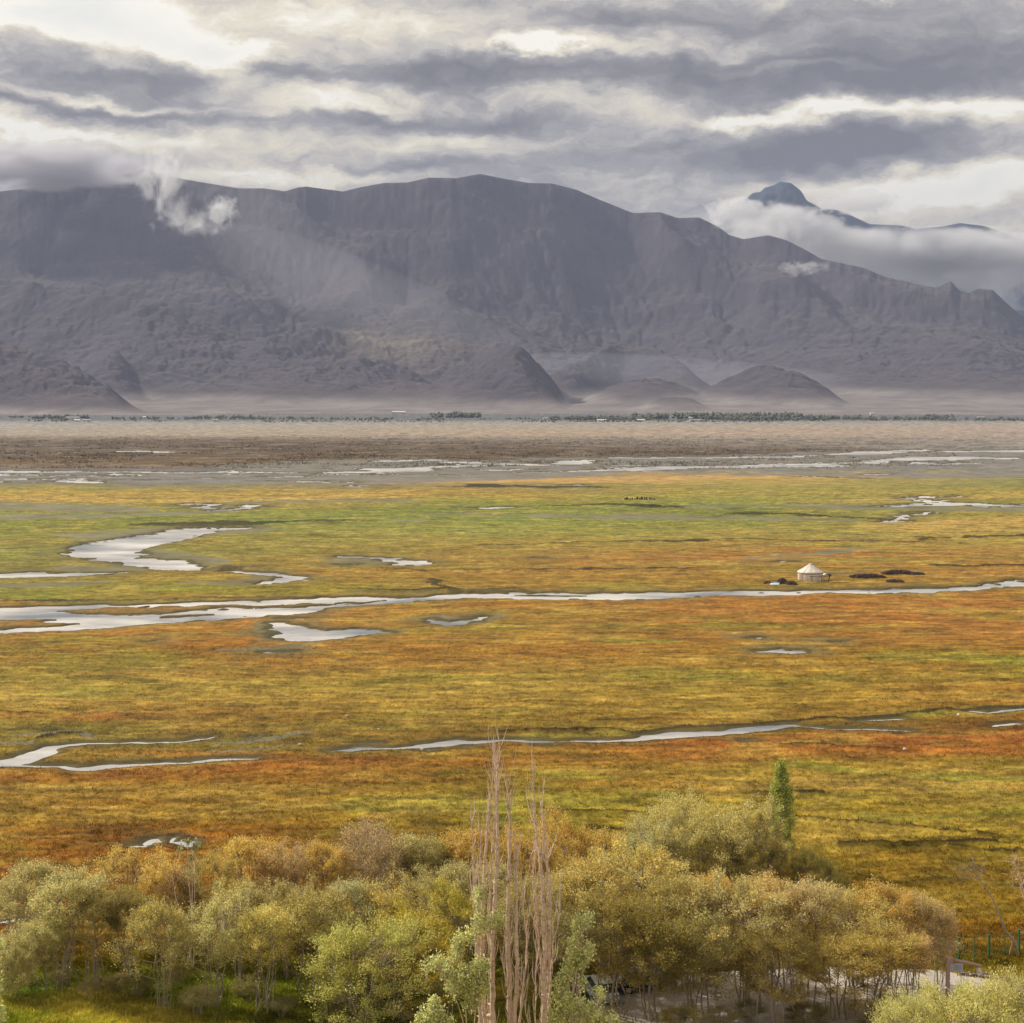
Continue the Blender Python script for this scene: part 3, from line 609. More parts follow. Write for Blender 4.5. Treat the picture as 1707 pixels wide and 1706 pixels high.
fan2 = np.clip(YY2 - 4450, 0, None) * 0.043 - 6; fan2 = fan2 + sstep(6600, 8200, YY2) * 60
rw = sstep(8, 90, H2 - fan2)
rid = 1 - np.abs(fbm(XX2 + fbm(XX2, YY2, 120, 3, 333) * 60, YY2 * .7, 150, 5, 331, .55)) * 2
rid2 = 1 - np.abs(fbm(XX2 * .8 + YY2 * .5, YY2 * .6, 85, 4, 336, .55)) * 2; low_ = 1 - sstep(5900, 6700, YY2)
H2 = H2 + rw * low_ * (rid2 - .6) * 13
H2 = H2 + rw * ((rid - .6) * 10 + fbm(XX2, YY2, 34, 4, 341, .6) * 3.5)
target = np.interp(px2, skx[:, 0], skx[:, 1])
ang = ((H2 - HC) / YY2)[YY2[:, 0] > 6900].max(0) * F; want = YH - target
f = want / np.maximum(ang, 10); kk = np.hanning(121); kk /= kk.sum(); fs = np.convolve(np.pad(f, 60, mode='edge'), kk, 'valid'); fr = f / fs
wgt = sstep(6300, 8000, YY2); H2 = H2 * (1 + (fs[None, :] - 1) * wgt)
rh = sstep(.78, .99, ((H2 - HC) / YY2) / (((H2 - HC) / YY2)[YY2[:, 0] > 6900].max(0)[None, :])) * (YY2 > 6900)
H2 = HC * rh + (H2 - HC * rh) * (1 + (fr[None, :] - 1) * rh)
gyy, gxx = np.gradient(H2, Y2, axis=0), np.gradient(H2, axis=1) / (np.gradient(px2)[None, :] * YY2 / F)
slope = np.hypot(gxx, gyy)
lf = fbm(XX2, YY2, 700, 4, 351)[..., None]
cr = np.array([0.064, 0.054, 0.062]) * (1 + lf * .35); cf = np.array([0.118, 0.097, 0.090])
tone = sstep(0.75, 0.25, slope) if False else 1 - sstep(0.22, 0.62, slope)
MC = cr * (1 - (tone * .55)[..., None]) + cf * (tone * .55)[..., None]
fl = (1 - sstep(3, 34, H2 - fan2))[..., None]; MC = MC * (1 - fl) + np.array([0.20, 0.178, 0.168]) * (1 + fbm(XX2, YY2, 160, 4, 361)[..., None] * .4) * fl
pale = np.exp(-((PX2 - 680) / 130) ** 2 - ((YY2 - 6450) / 420) ** 2)[..., None]; MC = MC * (1 - pale * .6) + np.array([0.30, 0.26, 0.18]) * pale * .6  # sunlit patch on the central slopes, painted into the rock colour
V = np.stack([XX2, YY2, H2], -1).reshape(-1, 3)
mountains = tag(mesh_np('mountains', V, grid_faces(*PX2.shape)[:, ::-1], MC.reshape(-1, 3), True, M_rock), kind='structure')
# the farther range, standing clear of the cloud
fp = np.array([(1150,520),(1195,380),(1225,348),(1240,335),(1255,322),(1268,320),(1275,313),(1290,309),(1300,303),(1318,305),(1335,318),(1345,335),(1370,348),(1395,350),(1420,360),(1450,374),(1500,376),(1530,382),(1570,378),(1600,372),(1640,377),(1680,390),(1707,402),(1900,450),(2200,520)], float)
a = np.linspace(1120, 2200, 420); d = np.linspace(9800, 11700, 110); FX, FY = np.meshgrid(a, d)
cz = HC + (YH - np.interp(FX, fp[:, 0], fp[:, 1])) * 10800 / F; tt = np.abs(FY - 10800) / 1400; xw = (FX - CX) * FY / F
FZ = cz * np.clip(1 - tt, 0, 1) ** .9 + (1 - np.abs(fbm(xw, FY, 560, 5, 401, .55)) * 2 - .5) * 120 * sstep(0, .12, tt) + fbm(xw, FY, 90, 4, 411) * 16
an = ((FZ - HC) / FY).max(0) * F; wn = YH - np.interp(a, fp[:, 0], fp[:, 1]); FZ = FZ * (wn / np.maximum(an, 20))[None, :]
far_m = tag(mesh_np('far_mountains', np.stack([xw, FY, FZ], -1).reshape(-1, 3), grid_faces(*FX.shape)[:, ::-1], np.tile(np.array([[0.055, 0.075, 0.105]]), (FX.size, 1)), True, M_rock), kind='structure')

# ------------------------------------------------------------------ haze
def vol_mat(name, col, dens, aniso=0.0):
    m, t, out = mat_new(name); p = t.node('ShaderNodeVolumePrincipled')
    p.inputs['Color'].default_value = (*col, 1); p.inputs['Density'].default_value = dens; p.inputs['Anisotropy'].default_value = aniso
    t.l.new(p.outputs[0], out.inputs['Volume']); return m, t, p
HAZE = 6.2e-5
M_haze, _, _p = vol_mat('haze_air', (0.30, 0.36, 0.53), HAZE)
b = MB(); b.box((0, 5900, 776), (12500, 14200, 1568)); 
haze = tag(b.build('haze', M_haze), kind='stuff')

# ------------------------------------------------------------------ trees
class Wood:
    """tubes collected as numpy blocks"""
    def __init__(s): s.V = []; s.F = []; s.n = 0
    def tube(s, P, rad, k=5):
        P = np.asarray(P, float); n = len(P); rad = np.broadcast_to(np.asarray(rad, float), (n,))
        T = np.gradient(P, axis=0); T /= np.linalg.norm(T, axis=1)[:, None] + 1e-9
        ref = np.where(np.abs(T[:, 1:2]) < .9, [[0, 1.0, 0]], [[1.0, 0, 0]]); A = np.cross(T, ref); A /= np.linalg.norm(A, axis=1)[:, None] + 1e-9; B = np.cross(T, A)
        th = np.arange(k) * 2 * math.pi / k
        ring = P[:, None] + (A[:, None] * np.cos(th)[None, :, None] + B[:, None] * np.sin(th)[None, :, None]) * rad[:, None, None]
        i = np.arange(n - 1)[:, None] * k; j = np.arange(k)[None]; j2 = (j + 1) % k
        s.V.append(ring.reshape(-1, 3)); s.F.append((np.stack([i + j, i + j2, i + k + j2, i + k + j], -1).reshape(-1, 4)) + s.n); s.n += n * k
    def build(s, name, mat, parent): return mesh_np(name, np.concatenate(s.V), np.concatenate(s.F), None, True, mat, parent)
def leaves_mesh(name, C, D, rng, L, W_, col, mat, parent, flat=0.0):
    """C leaf centres, D rough directions, L length, W_ width"""
    n = len(C); D = D + rng.normal(0, .55, (n, 3)); D /= np.linalg.norm(D, axis=1)[:, None] + 1e-9
    S_ = np.cross(D, rng.normal(0, 1, (n, 3))); S_ /= np.linalg.norm(S_, axis=1)[:, None] + 1e-9
    l = (L * rng.uniform(.6, 1.3, n))[:, None] / 2; w_ = (W_ * rng.uniform(.7, 1.3, n))[:, None] / 2
    V = np.stack([C - D * l, C + S_ * w_, C + D * l, C - S_ * w_], 1).reshape(-1, 3)
    Fc = np.arange(n * 4).reshape(n, 4)
    return mesh_np(name, V, Fc, np.repeat(col, 4, axis=0), False, mat, parent)
def curve(a, b, rng, n=6, sag=0.12, arch=0.0):
    t = np.linspace(0, 1, n)[:, None]; a = np.asarray(a, float); b = np.asarray(b, float); ln = np.linalg.norm(b - a)
    off = rng.normal(0, sag * ln * .4, 3); off2 = rng.normal(0, sag * ln * .25, 3)
    return a + (b - a) * t + off * np.sin(t * math.pi) + off2 * np.sin(t * 2 * math.pi) + np.array([0, 0, arch * ln]) * np.sin(t * math.pi)
def make_willow(name, seed, H=8.0, Rr=2.3, base=0.42, stems=4, limbs=92, leaf=15500, leafL=.16, leafW=.055, fuzzy=.62, bare=0.0, lean=(0, 0), spread=1.2):
    """unit tree at the origin: an Empty with trunk and crown"""
    rng = np.random.default_rng(seed)
    root = bpy.data.objects.new(name, None); COL.objects.link(root); root.empty_display_size = .3
    wd = Wood(); Sp = []; zc = H * (base + (1 - base) * .52); rz_ = H * (1 - base) * .56
    lean = np.array([lean[0], lean[1], 0.0])
    lumps = rng.normal(0, 1, (7, 3)); lumps /= np.linalg.norm(lumps, axis=1)[:, None]; lamp = rng.uniform(-.35, .48, 7)
    for k in range(stems):
        a = rng.uniform(0, 2 * math.pi); r0 = rng.uniform(.05, spread)
        p0 = np.array([math.cos(a) * r0, math.sin(a) * r0, -.15]); r1 = rng.uniform(.15, .6) * Rr
        p1 = np.array([math.cos(a) * r1, math.sin(a) * r1, H * rng.uniform(.72, .88)]) + lean
        c = curve(p0, p1, rng, 9, .10); wd.tube(c, np.linspace(rng.uniform(.035, .07), .018, 9), 6); Sp.append(c)
    SP = np.concatenate(Sp)
    ends = []
    tw_s, tw_d = [], []
    for k in range(limbs):
        d = rng.normal(0, 1, 3); d[2] = d[2] * .9 + .25; d /= np.linalg.norm(d)
        rr = rng.uniform(.30, 1.0) ** .45; lf_ = 1 + (lamp * np.clip(lumps @ d, 0, 1) ** 3).sum() * 1.6
        e = np.array([d[0] * Rr, d[1] * Rr, d[2] * rz_]) * rr * lf_ + [0, 0, zc] + lean * .8
        low = SP[SP[:, 2] < e[2] - .25 * H * .2]; low = low if len(low) else SP[:1]
        q = low[np.argmin(((low - e) ** 2 * [1, 1, .6]).sum(1))]
        c = curve(q, e, rng, 6, .14, .05); wd.tube(c, np.linspace(.032, .010, 6), 4)
        out = e - np.array([0, 0, zc - rz_ * .35]) - lean * .8; out /= np.linalg.norm(out) + 1e-6
        nt = 8
        for j in range(nt):
            s0 = c[rng.integers(3, 6)]; dd = out * .7 + np.array([0, 0, .75]) + rng.normal(0, .42, 3); dd /= np.linalg.norm(dd)
            ln = fuzzy * rng.uniform(.45, 1.7); tw_s.append(s0); tw_d.append(dd * ln)
            wd.tube(np.array([s0, s0 + dd * ln * .55 + [0, 0, .02], s0 + dd * ln]), [.009, .006, .003], 3)
    # a few shoots and stubs down the stems
    for k in range(stems * 4):
        c = Sp[rng.integers(0, stems)]; s0 = c[rng.integers(1, 5)]; dd = np.array([rng.normal(0, .5), rng.normal(0, .5), .6]); tw_s.append(s0); tw_d.append(dd * .5)
        wd.tube(np.array([s0, s0 + dd * .9]), [.012, .004], 3)
    ts = np.array(tw_s); td = np.array(tw_d); n = int(leaf * (1 - bare))
    wts = np.ones(len(ts)); wts[-stems * 4:] = .25; i = rng.choice(len(ts), n, p=wts / wts.sum()); u = rng.uniform(0, 1, n) ** .8
    C = ts[i] + td[i] * u[:, None] * 1.05 + rng.normal(0, .15, (n, 3))
    dirn = td[i] / (np.linalg.norm(td[i], axis=1)[:, None] + 1e-6)
    clump = rng.uniform(0, 1, len(ts)); big = fbm(C[:, 0] + seed * 7, C[:, 2] + C[:, 1] * .7, 1.3, 2, seed) * 1.2
    aut = np.clip(clump[i] * .5 + big + rng.normal(0, .18, n), 0, 1) ** 1.5
    br = np.clip(rng.normal(1, .22, n) * (.82 + .36 * clump[i]), .45, 1.7)
    col = np.stack([br, aut, np.zeros(n)], 1)
    t_ = wd.build('trunk', M_bark, root); c_ = leaves_mesh('crown', C, dirn, rng, leafL, leafW, col, M_leaf, root)
    root['_h'] = H; root['_w'] = Rr * 2 + fuzzy
    return root
PROTO = [make_willow('willow_tree', 11, 8, 2.3, .55, 8), make_willow('willow_tree', 23, 8, 2.5, .52, 7), make_willow('willow_tree', 37, 8, 2.1, .58, 8, lean=(.3, 0)),
         make_willow('willow_tree', 41, 8, 2.6, .48, 8, lean=(-.4, .2)), make_willow('willow_tree', 59, 8, 2.4, .34, 7, leaf=19000), make_willow('willow_tree', 67, 8, 2.4, .36, 7, bare=.45, fuzzy=1.1),
         make_willow('willow_tree', 71, 6.5, 3.2, .10, 9, 110, 27000, fuzzy=.8), make_willow('willow_tree', 83, 5.5, 3.3, .05, 9, 120, 28000, fuzzy=.9, leafL=.17)]
used = set()
TINT = {'sage': (.235,.235,.125,.25), 'olive': (.205,.185,.075,.35), 'olivedark': (.135,.125,.045,.35), 'gold': (.27,.215,.075,.95), 'sagegold': (.26,.24,.10,.5), 'brown': (.235,.19,.12,.45),
        'tan': (.275,.24,.13,.3), 'yellowgreen': (.215,.20,.035,.4), 'lightgreen': (.225,.235,.075,.15), 'darkgreen': (.095,.095,.03,.3), 'lightyellow': (.265,.27,.12,.4)}
def place_tree(pi, px, top, base, width, tint, label, group='willows in the thicket', name=None, rz=None, cat='tree'):
    rng = random.Random(px * 31 + base)
    x, y = g2w(px, base); x = float(x); y = float(y); s = F / y
    Hh = HC - (top - YH) / s
    p = PROTO[pi]
    if pi not in used: r = p; kids = list(p.children); used.add(pi)
    else:
        r = p.copy(); COL.objects.link(r); kids = []
        for c in p.children:
            k = c.copy(); COL.objects.link(k); k.parent = r; kids.append(k)
    r.location = (x, y, gz(x, y)); r.rotation_euler = (0, 0, rng.uniform(0, 6.28) if rz is None else rz)
    sz = Hh / (p['_h'] * 1.04); sx = 1.22 * width / s / p['_w']
    r.scale = (sx, sx, sz)
    tcol = TINT[tint]; j = [rng.uniform(.88, 1.12) for _ in range(3)]
    for k in kids:
        if k.name.startswith('crown'): k.color = (min(.82, 2.5 * tcol[0] * j[0]), min(.8, 2.28 * tcol[1] * j[0] * (1 + (j[1] - 1) * .4)), 1.75 * tcol[2] * j[1], tcol[3] * .75)
    tag(r, label, cat, group)
    if name: r.name = name
    return r
T = [ # prototype, column, crown top row, foot row, width, leaf tint, label
 (0,22,1478,1572,84,'sage','grey green willow half cut off by the left edge, behind the leftmost trunks'),
 (1,52,1446,1600,108,'sage','sage green round topped willow at the far left end of the thicket skyline'),
 (2,112,1470,1652,104,'sage','tall sage willow on thin bare stems standing open on orange grass near the left edge'),
 (0,160,1492,1650,90,'olive','olive willow on two dark stems, second in from the open left end of the thicket'),
 (3,228,1437,1575,112,'gold','low domed willow with yellow orange top, breaking the skyline left of the slender pale poplar'),
 (2,212,1500,1640,84,'olivedark','dark olive willow in front of the yellow domed crown at left'),
 (4,280,1456,1600,76,'gold','small yellowing willow just left of the slender pale poplar'),
 (1,262,1515,1692,92,'olive','olive willow with its feet farthest down the grass in the left half of the thicket'),
 (5,305,1455,1602,70,'brown','thin twiggy brown willow right beside the slender pale poplar'),
 (4,345,1450,1600,84,'olive','olive willow just right of the slender pale poplar'),
 (3,365,1512,1682,108,'sage','broad pale sage willow in the front row below the orange tinted crowns'),
 (0,412,1405,1560,96,'gold','orange topped willow at the left end of the higher back row'),
 (1,402,1482,1640,92,'olive','olive willow in the middle row under the first orange topped crown'),
 (4,455,1428,1570,84,'brown','brownish half bare willow between two orange tinted crowns of the back row'),
 (0,440,1520,1690,96,'sagegold','golden sage willow in the front row above the leaning pale trunks'),
 (5,500,1420,1562,92,'brown','wispy mauve brown willow, third along the back row from the left'),
 (3,484,1490,1640,96,'olive','olive willow in the middle row behind the leaning pale trunks'),
 (0,545,1412,1560,84,'gold','willow with bright orange sprigs left of the tallest brown crown in the back row'),
 (2,520,1505,1662,104,'olive','olive willow leaning in the front row left of the pale green bushy willow'),
 (5,612,1384,1552,116,'brown','tallest brown twiggy willow of the back row, its streaky bare shoots leaning right'),
 (1,578,1478,1640,96,'sage','sage willow of the middle row below the tallest brown twiggy crown'),
 (5,656,1412,1560,84,'brown','brown bare looking willow leaning just right of the tallest brown crown'),
 (0,692,1397,1552,92,'sage','pale sage topped willow on the back row skyline between brown crown and yellow crown'),
 (4,642,1492,1640,104,'sagegold','golden sage dome in the middle row behind the yellow green willow'),
 (4,724,1420,1562,78,'olivedark','dark olive round willow in the hollow right of the pale sage top'),
 (0,775,1393,1552,100,'gold','yellow and orange speckled willow just left of the dead poplar stems'),
 (3,704,1482,1630,92,'sage','sage willow in the middle row below the dark olive round crown'),
 (1,682,1530,1684,128,'yellowgreen','yellow green willow behind and right of the pale green bushy willow'),
 (3,748,1502,1652,108,'yellowgreen','bright yellow green willow close to the left of the dead poplars'),
 (6,598,1556,1716,176,'lightgreen','big pale green bushy willow leafy almost to the ground in the front row'),
 (2,662,1572,1702,108,'olive','olive willow tucked against the right flank of the pale green bushy willow'),
 (1,764,1446,1602,92,'sage','sage willow directly left of the dead poplar stems in the middle row'),
 (4,728,1580,1712,100,'yellowgreen','low yellow green willow in the front row left of the dark leafy poplar shoots'),
 (1,822,1448,1602,104,'sage','sage willow seen through the left hand dead poplar stems'),
 (0,868,1402,1552,92,'gold','yellow willow seen in the gap between the dead poplars on the back row'),
 (4,880,1482,1642,112,'olive','dark olive willow filling the gap behind the middle dead poplar'),
 (3,932,1382,1546,104,'gold','golden willow on the skyline just right of the dead poplars'),
 (4,990,1403,1540,96,'gold','low yellowish willow on the back row between golden crown and the large grey dome'),
 (0,942,1462,1612,104,'sagegold','golden olive willow right behind the right hand dead poplar'),
 (1,1000,1436,1622,140,'sagegold','wide sandy gold willow with an orange patch, left half of the central dome'),
 (3,1074,1430,1612,144,'sagegold','wide olive gold willow with grey twiggy top, right half of the central dome'),
 (4,1032,1500,1692,136,'olivedark','dark olive willow in front of the central dome, its stems against the grey pavement'),
 (2,962,1530,1704,100,'olivedark','dark shaded willow right behind the leafy young poplar'),
 (0,1124,1462,1652,116,'olive','olive willow at the right shoulder of the central dome'),
 (4,1098,1532,1702,132,'olivedark','dark olive willow in the front row over the middle of the grey pavement'),
 (6,1092,1384,1504,124,'sage','left lobe of the big grey green willow clump below the green poplar'),
 (6,1150,1361,1500,130,'sage','highest grey green willow dome of the clump left of the green poplar'),
 (6,1216,1369,1505,140,'sage','broad grey green willow dome between the highest dome and the green poplar'),
 (6,1262,1398,1516,104,'olivedark','dark olive willow at the foot of the green poplar'),
 (6,1352,1424,1520,72,'darkgreen','dark green leaning bush right below the green poplar'),
 (6,1388,1462,1542,68,'darkgreen','smaller dark green bush trailing down right of the leaning dark bush'),
 (1,1182,1464,1642,112,'gold','golden topped willow in the dip right of the central dome'),
 (3,1238,1484,1682,140,'sagegold','rounded pale gold willow in front of the grey green clump'),
 (4,1166,1545,1704,124,'olivedark','dark olive willow with yellow sprigs in front of the golden topped one'),
 (0,1290,1470,1652,124,'tan','pinkish tan willow, left one of the pair below the green poplar'),
 (1,1350,1474,1662,124,'tan','pinkish tan willow, right one of the pair below the dark leaning bush'),
 (4,1300,1562,1714,128,'olivedark','dark shaded willow under the pinkish tan pair'),
 (3,1422,1500,1652,116,'sagegold','sandy gold willow between the tan pair and the tall golden one at right'),
 (0,1482,1478,1642,116,'gold','tall golden willow near the right end of the thicket'),
 (4,1400,1572,1702,124,'olive','olive willow in the front row right of the dark shaded one, over grey pavement'),
 (2,1462,1552,1704,120,'olive','olive willow in the front row below the tall golden one'),
 (1,1530,1494,1650,90,'tan','tan willow next to the right end of the thicket with twiggy reddish top'),
 (2,1508,1560,1688,78,'brown','brown olive willow in front of the twiggy reddish topped one'),
 (5,1566,1512,1642,66,'brown','nearly bare twiggy willow ending the thicket beside the wooden post'),
 (7,1618,1656,1805,190,'lightyellow','pale yellow green bush in front of the wooden post at lower right'),
 (7,1706,1640,1790,150,'lightyellow','pale yellow green bush cut by the right edge in front of the pavement'),
 (7,1522,1672,1812,130,'lightyellow','low pale bush with orange sprigs on the bottom edge left of the wooden post'),
 (7,24,1572,1665,96,'sage','low grey green shrub with many stems at the left edge below the willows'),
 (2,78,1545,1660,72,'sage','small thin willow with sparse crown between the left edge shrub and the open stems'),
]
for t_ in T: place_tree(*t_)
# the short saplings and undergrowth between the stems
k_ = 0
SH = [(150,1672,34,40),(235,1668,28,40),(330,1702,46,60),(290,1648,30,40),(470,1702,30,44),(190,1655,24,40),(100,1655,26,36),(560,1722,40,60),(690,1718,34,50),(410,1668,26,44),(1010,1722,36,60),(1130,1728,44,70),(1205,1722,40,60),(1345,1716,40,70),(1440,1716,40,66),(1500,1702,36,60),(1250,1706,34,60)]
WH = ['under the second open stemmed willow at left','below the yellow domed willow','in the grass left of the leaning front trunks','behind the front row left of centre','right of the leaning pale trunks','between the dark stems at left','beneath the leftmost open stems','against the foot of the pale green bushy willow','below the low yellow green willow','among the shaded stems of the left middle','at the left end of the grey pavement','below the middle of the dark willows on the pavement edge','left of the pinkish tan pair at pavement edge','below the right tan willow','below the tall golden willow','below the reddish twiggy willow by the post','under the left tan willow']
for (px, base, h, wd_), wh in zip(SH, WH):
    place_tree(6 if k_ % 2 else 5, px, base - h, base, wd_, ('olivedark', 'darkgreen', 'olivedark')[k_ % 3], 'small scrubby bush ' + wh, 'undergrowth bushes', 'bush', cat='bush'); k_ += 1

# upright poplars
def poplar_crown(root, blobs, rng, mat, name='crown', leafL=.13, leafW=.10, dens=1.0, color=(.12, .15, .035, .15), wood=None):
    """blobs: (x, y, z, rx, rz, leaves) relative to the root"""
    Cs, Ds, cs = [], [], []
    for x, y, z, rx, rz_, n in blobs:
        nt = max(6, n // 26); d = rng.normal(0, 1, (nt, 3)); d /= np.linalg.norm(d, axis=1)[:, None]; rr = rng.uniform(.25, 1, nt)[:, None] ** .5
        tips = np.array([x, y, z]) + d * rr * [rx, rx, rz_]
        for tp in tips:
            if wood is not None:
                s0 = np.array([x + (tp[0] - x) * .15, y + (tp[1] - y) * .15, tp[2] - rng.uniform(.3, .8)]); wood.tube(np.array([s0, (s0 + tp) / 2 + rng.normal(0, .04, 3), tp]), [.016, .010, .005], 3)
        m = int(n * dens / nt) + 1; i = np.repeat(np.arange(nt), m); c = tips[i] + rng.normal(0, .13, (len(i), 3)) * [1, 1, 1.5]
        Cs.append(c); Ds.append(np.tile([0, 0, 1.0], (len(i), 1)) * .5); tb = rng.uniform(.75, 1.3, nt)[i]
        cs.append(np.stack([np.clip(tb * rng.normal(1, .25, len(i)), .4, 2), np.clip(rng.normal(0, .5, len(i)), 0, 1) ** 4, np.zeros(len(i))], 1))
    o = leaves_mesh(name, np.concatenate(Cs), np.concatenate(Ds), rng, leafL, leafW, np.concatenate(cs), mat, root); o.color = color; return o
rng = np.random.default_rng(5)
x, y = map(float, g2w(1302, 1446)); s = F / y
r = empty('poplar_tree', (x, y, gz(x, y)), 'slender green poplar rising above the grey green willow clump at right', 'tree', 'living poplars')
wd = Wood(); c = curve((0, 0, -.1), (0.0, 0, 9.6), rng, 9, .015); wd.tube(c, np.linspace(.13, .03, 9), 7)
bl = [(0, 0, 9.55, .12, .45, 160), (.1, 0, 9.0, .30, .5, 420)]
for i_ in range(46):
    q_ = rng.uniform(0, 1); zq = 8.7 - 7.3 * q_; rq = .46 + .92 * min(1, q_ * 1.7); aq = rng.uniform(0, 6.28); bl.append((math.cos(aq) * rq * .72 + .06, math.sin(aq) * rq * .72, zq, rng.uniform(.26, .50), rng.uniform(.35, .7), int(rng.uniform(260, 560))))
poplar_crown(r, bl, rng, M_gloss, leafL=.15, leafW=.10, color=(.42, .46, .10, .25), wood=wd); wd.build('trunk', M_bark, r)
# dead poplars: stems traced column/row at the distance they stand
YP = 88.0
def stem3(pts, yo, base_z=-.1, kink=0.0):
    P = []
    for px, py in pts:
        P.append(((px - CX) * (YP + yo) / F, YP + yo, HC - (py - YH) * (YP + yo) / F))
    P = [p for p in P]; x_, y_, z_ = P[-1]
    if z_ > .5: P.append((x_ * .6 + P[0][0] * .4, y_, base_z))
    return np.array(P)
def dense(P, n):
    """resample a traced stem and roughen it a little"""
    L = np.r_[0, np.cumsum(np.linalg.norm(np.diff(P, axis=0), axis=1))]; u = np.linspace(0, L[-1], n)
    return np.stack([np.interp(u, L, P[:, i]) for i in range(3)], 1)
DEAD = {
 'tall dead poplar with bare reddish stems, the left and highest of the three bare poplars': [([(830,1212),(833,1262),(829,1292),(828,1330),(828,1372),(829,1420),(826,1480),(822,1560),(821,1640),(820,1706),(822,1800)],0,.21),
   ([(822,1240),(826,1276),(816,1330),(813,1370),(809,1430),(804,1500),(803,1600),(808,1706),(816,1800)],.5,.18),([(786,1338),(787,1390),(790,1450),(791,1520),(794,1600),(801,1706),(812,1800)],-.4,.13),
   ([(806,1350),(801,1420),(797,1500),(796,1580),(800,1706)],.8,.10),([(818,1215),(822,1245),(827,1300),(824,1370),(818,1450),(815,1550),(816,1700)],.9,.11)],
 'dead bare poplar in the middle of the three, with dark knots along its stems': [([(842,1272),(846,1325),(849,1365),(849,1420),(848,1480),(846,1560),(849,1640),(850,1706),(852,1800)],.2,.21),
   ([(857,1388),(860,1450),(861,1500),(860,1560),(863,1610),(858,1680),(856,1800)],-.3,.19),([(871,1470),(874,1530),(879,1570),(876,1620),(868,1680),(862,1800)],.4,.10),([(866,1600),(868,1640),(880,1706),(886,1770)],-.6,.06),([(832,1575),(838,1610),(846,1640),(850,1700)],-.5,.09)],
 'dead bare poplar on the right of the three, one stem bowed out to the right': [([(887,1258),(890,1320),(892,1370),(898,1420),(904,1470),(906,1530),(908,1600),(905,1706),(904,1800)],0,.20),
   ([(897,1310),(903,1352),(910,1420),(915,1480),(917,1540),(915,1620),(912,1706),(908,1800)],.5,.17),([(932,1482),(935,1510),(931,1535),(924,1560),(920,1600),(916,1660),(911,1800)],-.4,.12),
   ([(892,1395),(893,1460),(893,1520),(899,1570),(903,1640),(904,1700)],.7,.12),([(884,1400),(888,1450),(890,1500),(894,1560)],.9,.06)]}
for li, (lab, stems) in enumerate(DEAD.items()):
    rng = np.random.default_rng(100 + li); bx = np.mean([(q[0][-1][0] - CX) * YP / F for q in stems])
    r = empty('bare_poplar', (bx, YP, 0), lab, 'dead tree', 'bare poplars in front of the thicket'); off = np.array([bx, YP, 0])
    tips_all = []
    for si, (pts, yo, rad) in enumerate(stems):
        wd = Wood(); P = dense(stem3(pts, yo), 40) - off
        P[:, 0] += rng.normal(0, .025, 40); P[:, 1] += rng.normal(0, .03, 40)
        rr = np.linspace(.02, 1, 40) ** .7 * rad * 1.0 * rng.uniform(.85, 1.2, 40); wd.tube(P, rr, 7)
        for k in range(84 if rad > .15 else 50):
            i = rng.integers(2, 36); s0 = P[i]; ln = rng.uniform(.5, 2.3) * (1.0 if i < 24 else .8); a = rng.uniform(0, 6.28); sp = rng.uniform(.08, .30) if k % 3 else rng.uniform(.3, .6)
            e = s0 + np.array([math.cos(a) * sp, math.sin(a) * sp, 1]) * ln * [1, 1, .95]
            c = curve(s0, e, rng, 5, .08); c[:, 0] -= (np.linspace(0, 1, 5) ** 2) * (e[0] - s0[0]) * .35
            wd.tube(c, np.linspace(rng.uniform(.014, .036), .006, 5), 4)
        for k in range(10): # burrs and snags
            i = rng.integers(6, 38); a = rng.uniform(0, 6.28); d = np.array([math.cos(a), math.sin(a), .3]); wd.tube(np.array([P[i], P[i] + d * rr[i] * 1.5, P[i] + d * rr[i] * 2.1]), [rr[i] * .6, rr[i] * .5, .01], 5)
        wd.build('trunk' if si == 0 else 'stem', M_pale, r)
def pblob(px, py, rp, rz_, n, yo=0.0, rel=(0, 0, 0)):
    yy = YP + yo; return ((px - CX) * yy / F - rel[0], yy - rel[1], HC - (py - YH) * yy / F - rel[2], rp * yy / F, rz_ * yy / F, n)
rng = np.random.default_rng(9)
def leafy(label, base_px, blobs, stems, yo):
    yy = YP + yo; off = ((base_px - CX) * yy / F, yy, 0)
    r = empty('young_poplar', off, label, 'tree', 'leafy young poplars in front of the thicket'); wd = Wood()
    for st in stems: wd.tube(dense(stem3(st, yo), 14) - np.array(off) + rng.normal(0, .02, (14, 3)), np.linspace(.012, .06, 14), 5)
    poplar_crown(r, [pblob(a, b_, c_, d_, n, yo, off) for a, b_, c_, d_, n in blobs], rng, M_gloss, leafL=.14, leafW=.11, color=(.56, .57, .24, .35), wood=wd)
    wd.build('trunk', M_pale, r)
leafy('dark leafy poplar growth with pale glinting leaves wrapped round the left dead poplar', 780,
  [(800,1492,14,9,260),(799,1512,6,14,110),(800,1540,12,20,420),(788,1560,8,18,200),(829,1536,15,13,420),(764,1568,9,18,330),(762,1592,8,12,220),(735,1606,22,10,420),(712,1612,9,6,110),(745,1620,14,8,260),(778,1626,22,14,900),(800,1612,16,14,700),(760,1645,18,16,800),(795,1645,24,18,1300),(785,1668,14,10,380)],
  [[(798,1490),(800,1560),(796,1640),(790,1720),(786,1800)],[(764,1560),(772,1620),(778,1700),(782,1800)],[(712,1610),(750,1640),(772,1700),(780,1800)]], -1.0)
leafy('pale leafy poplar shoot on the bottom edge left of the dead poplars', 722,
  [(722,1672,9,9,200),(714,1684,14,9,280),(730,1694,18,10,420),(705,1700,12,10,260),(740,1706,14,10,300),(720,1716,24,14,500)],[[(722,1668),(722,1720),(722,1800)]], -2.0)
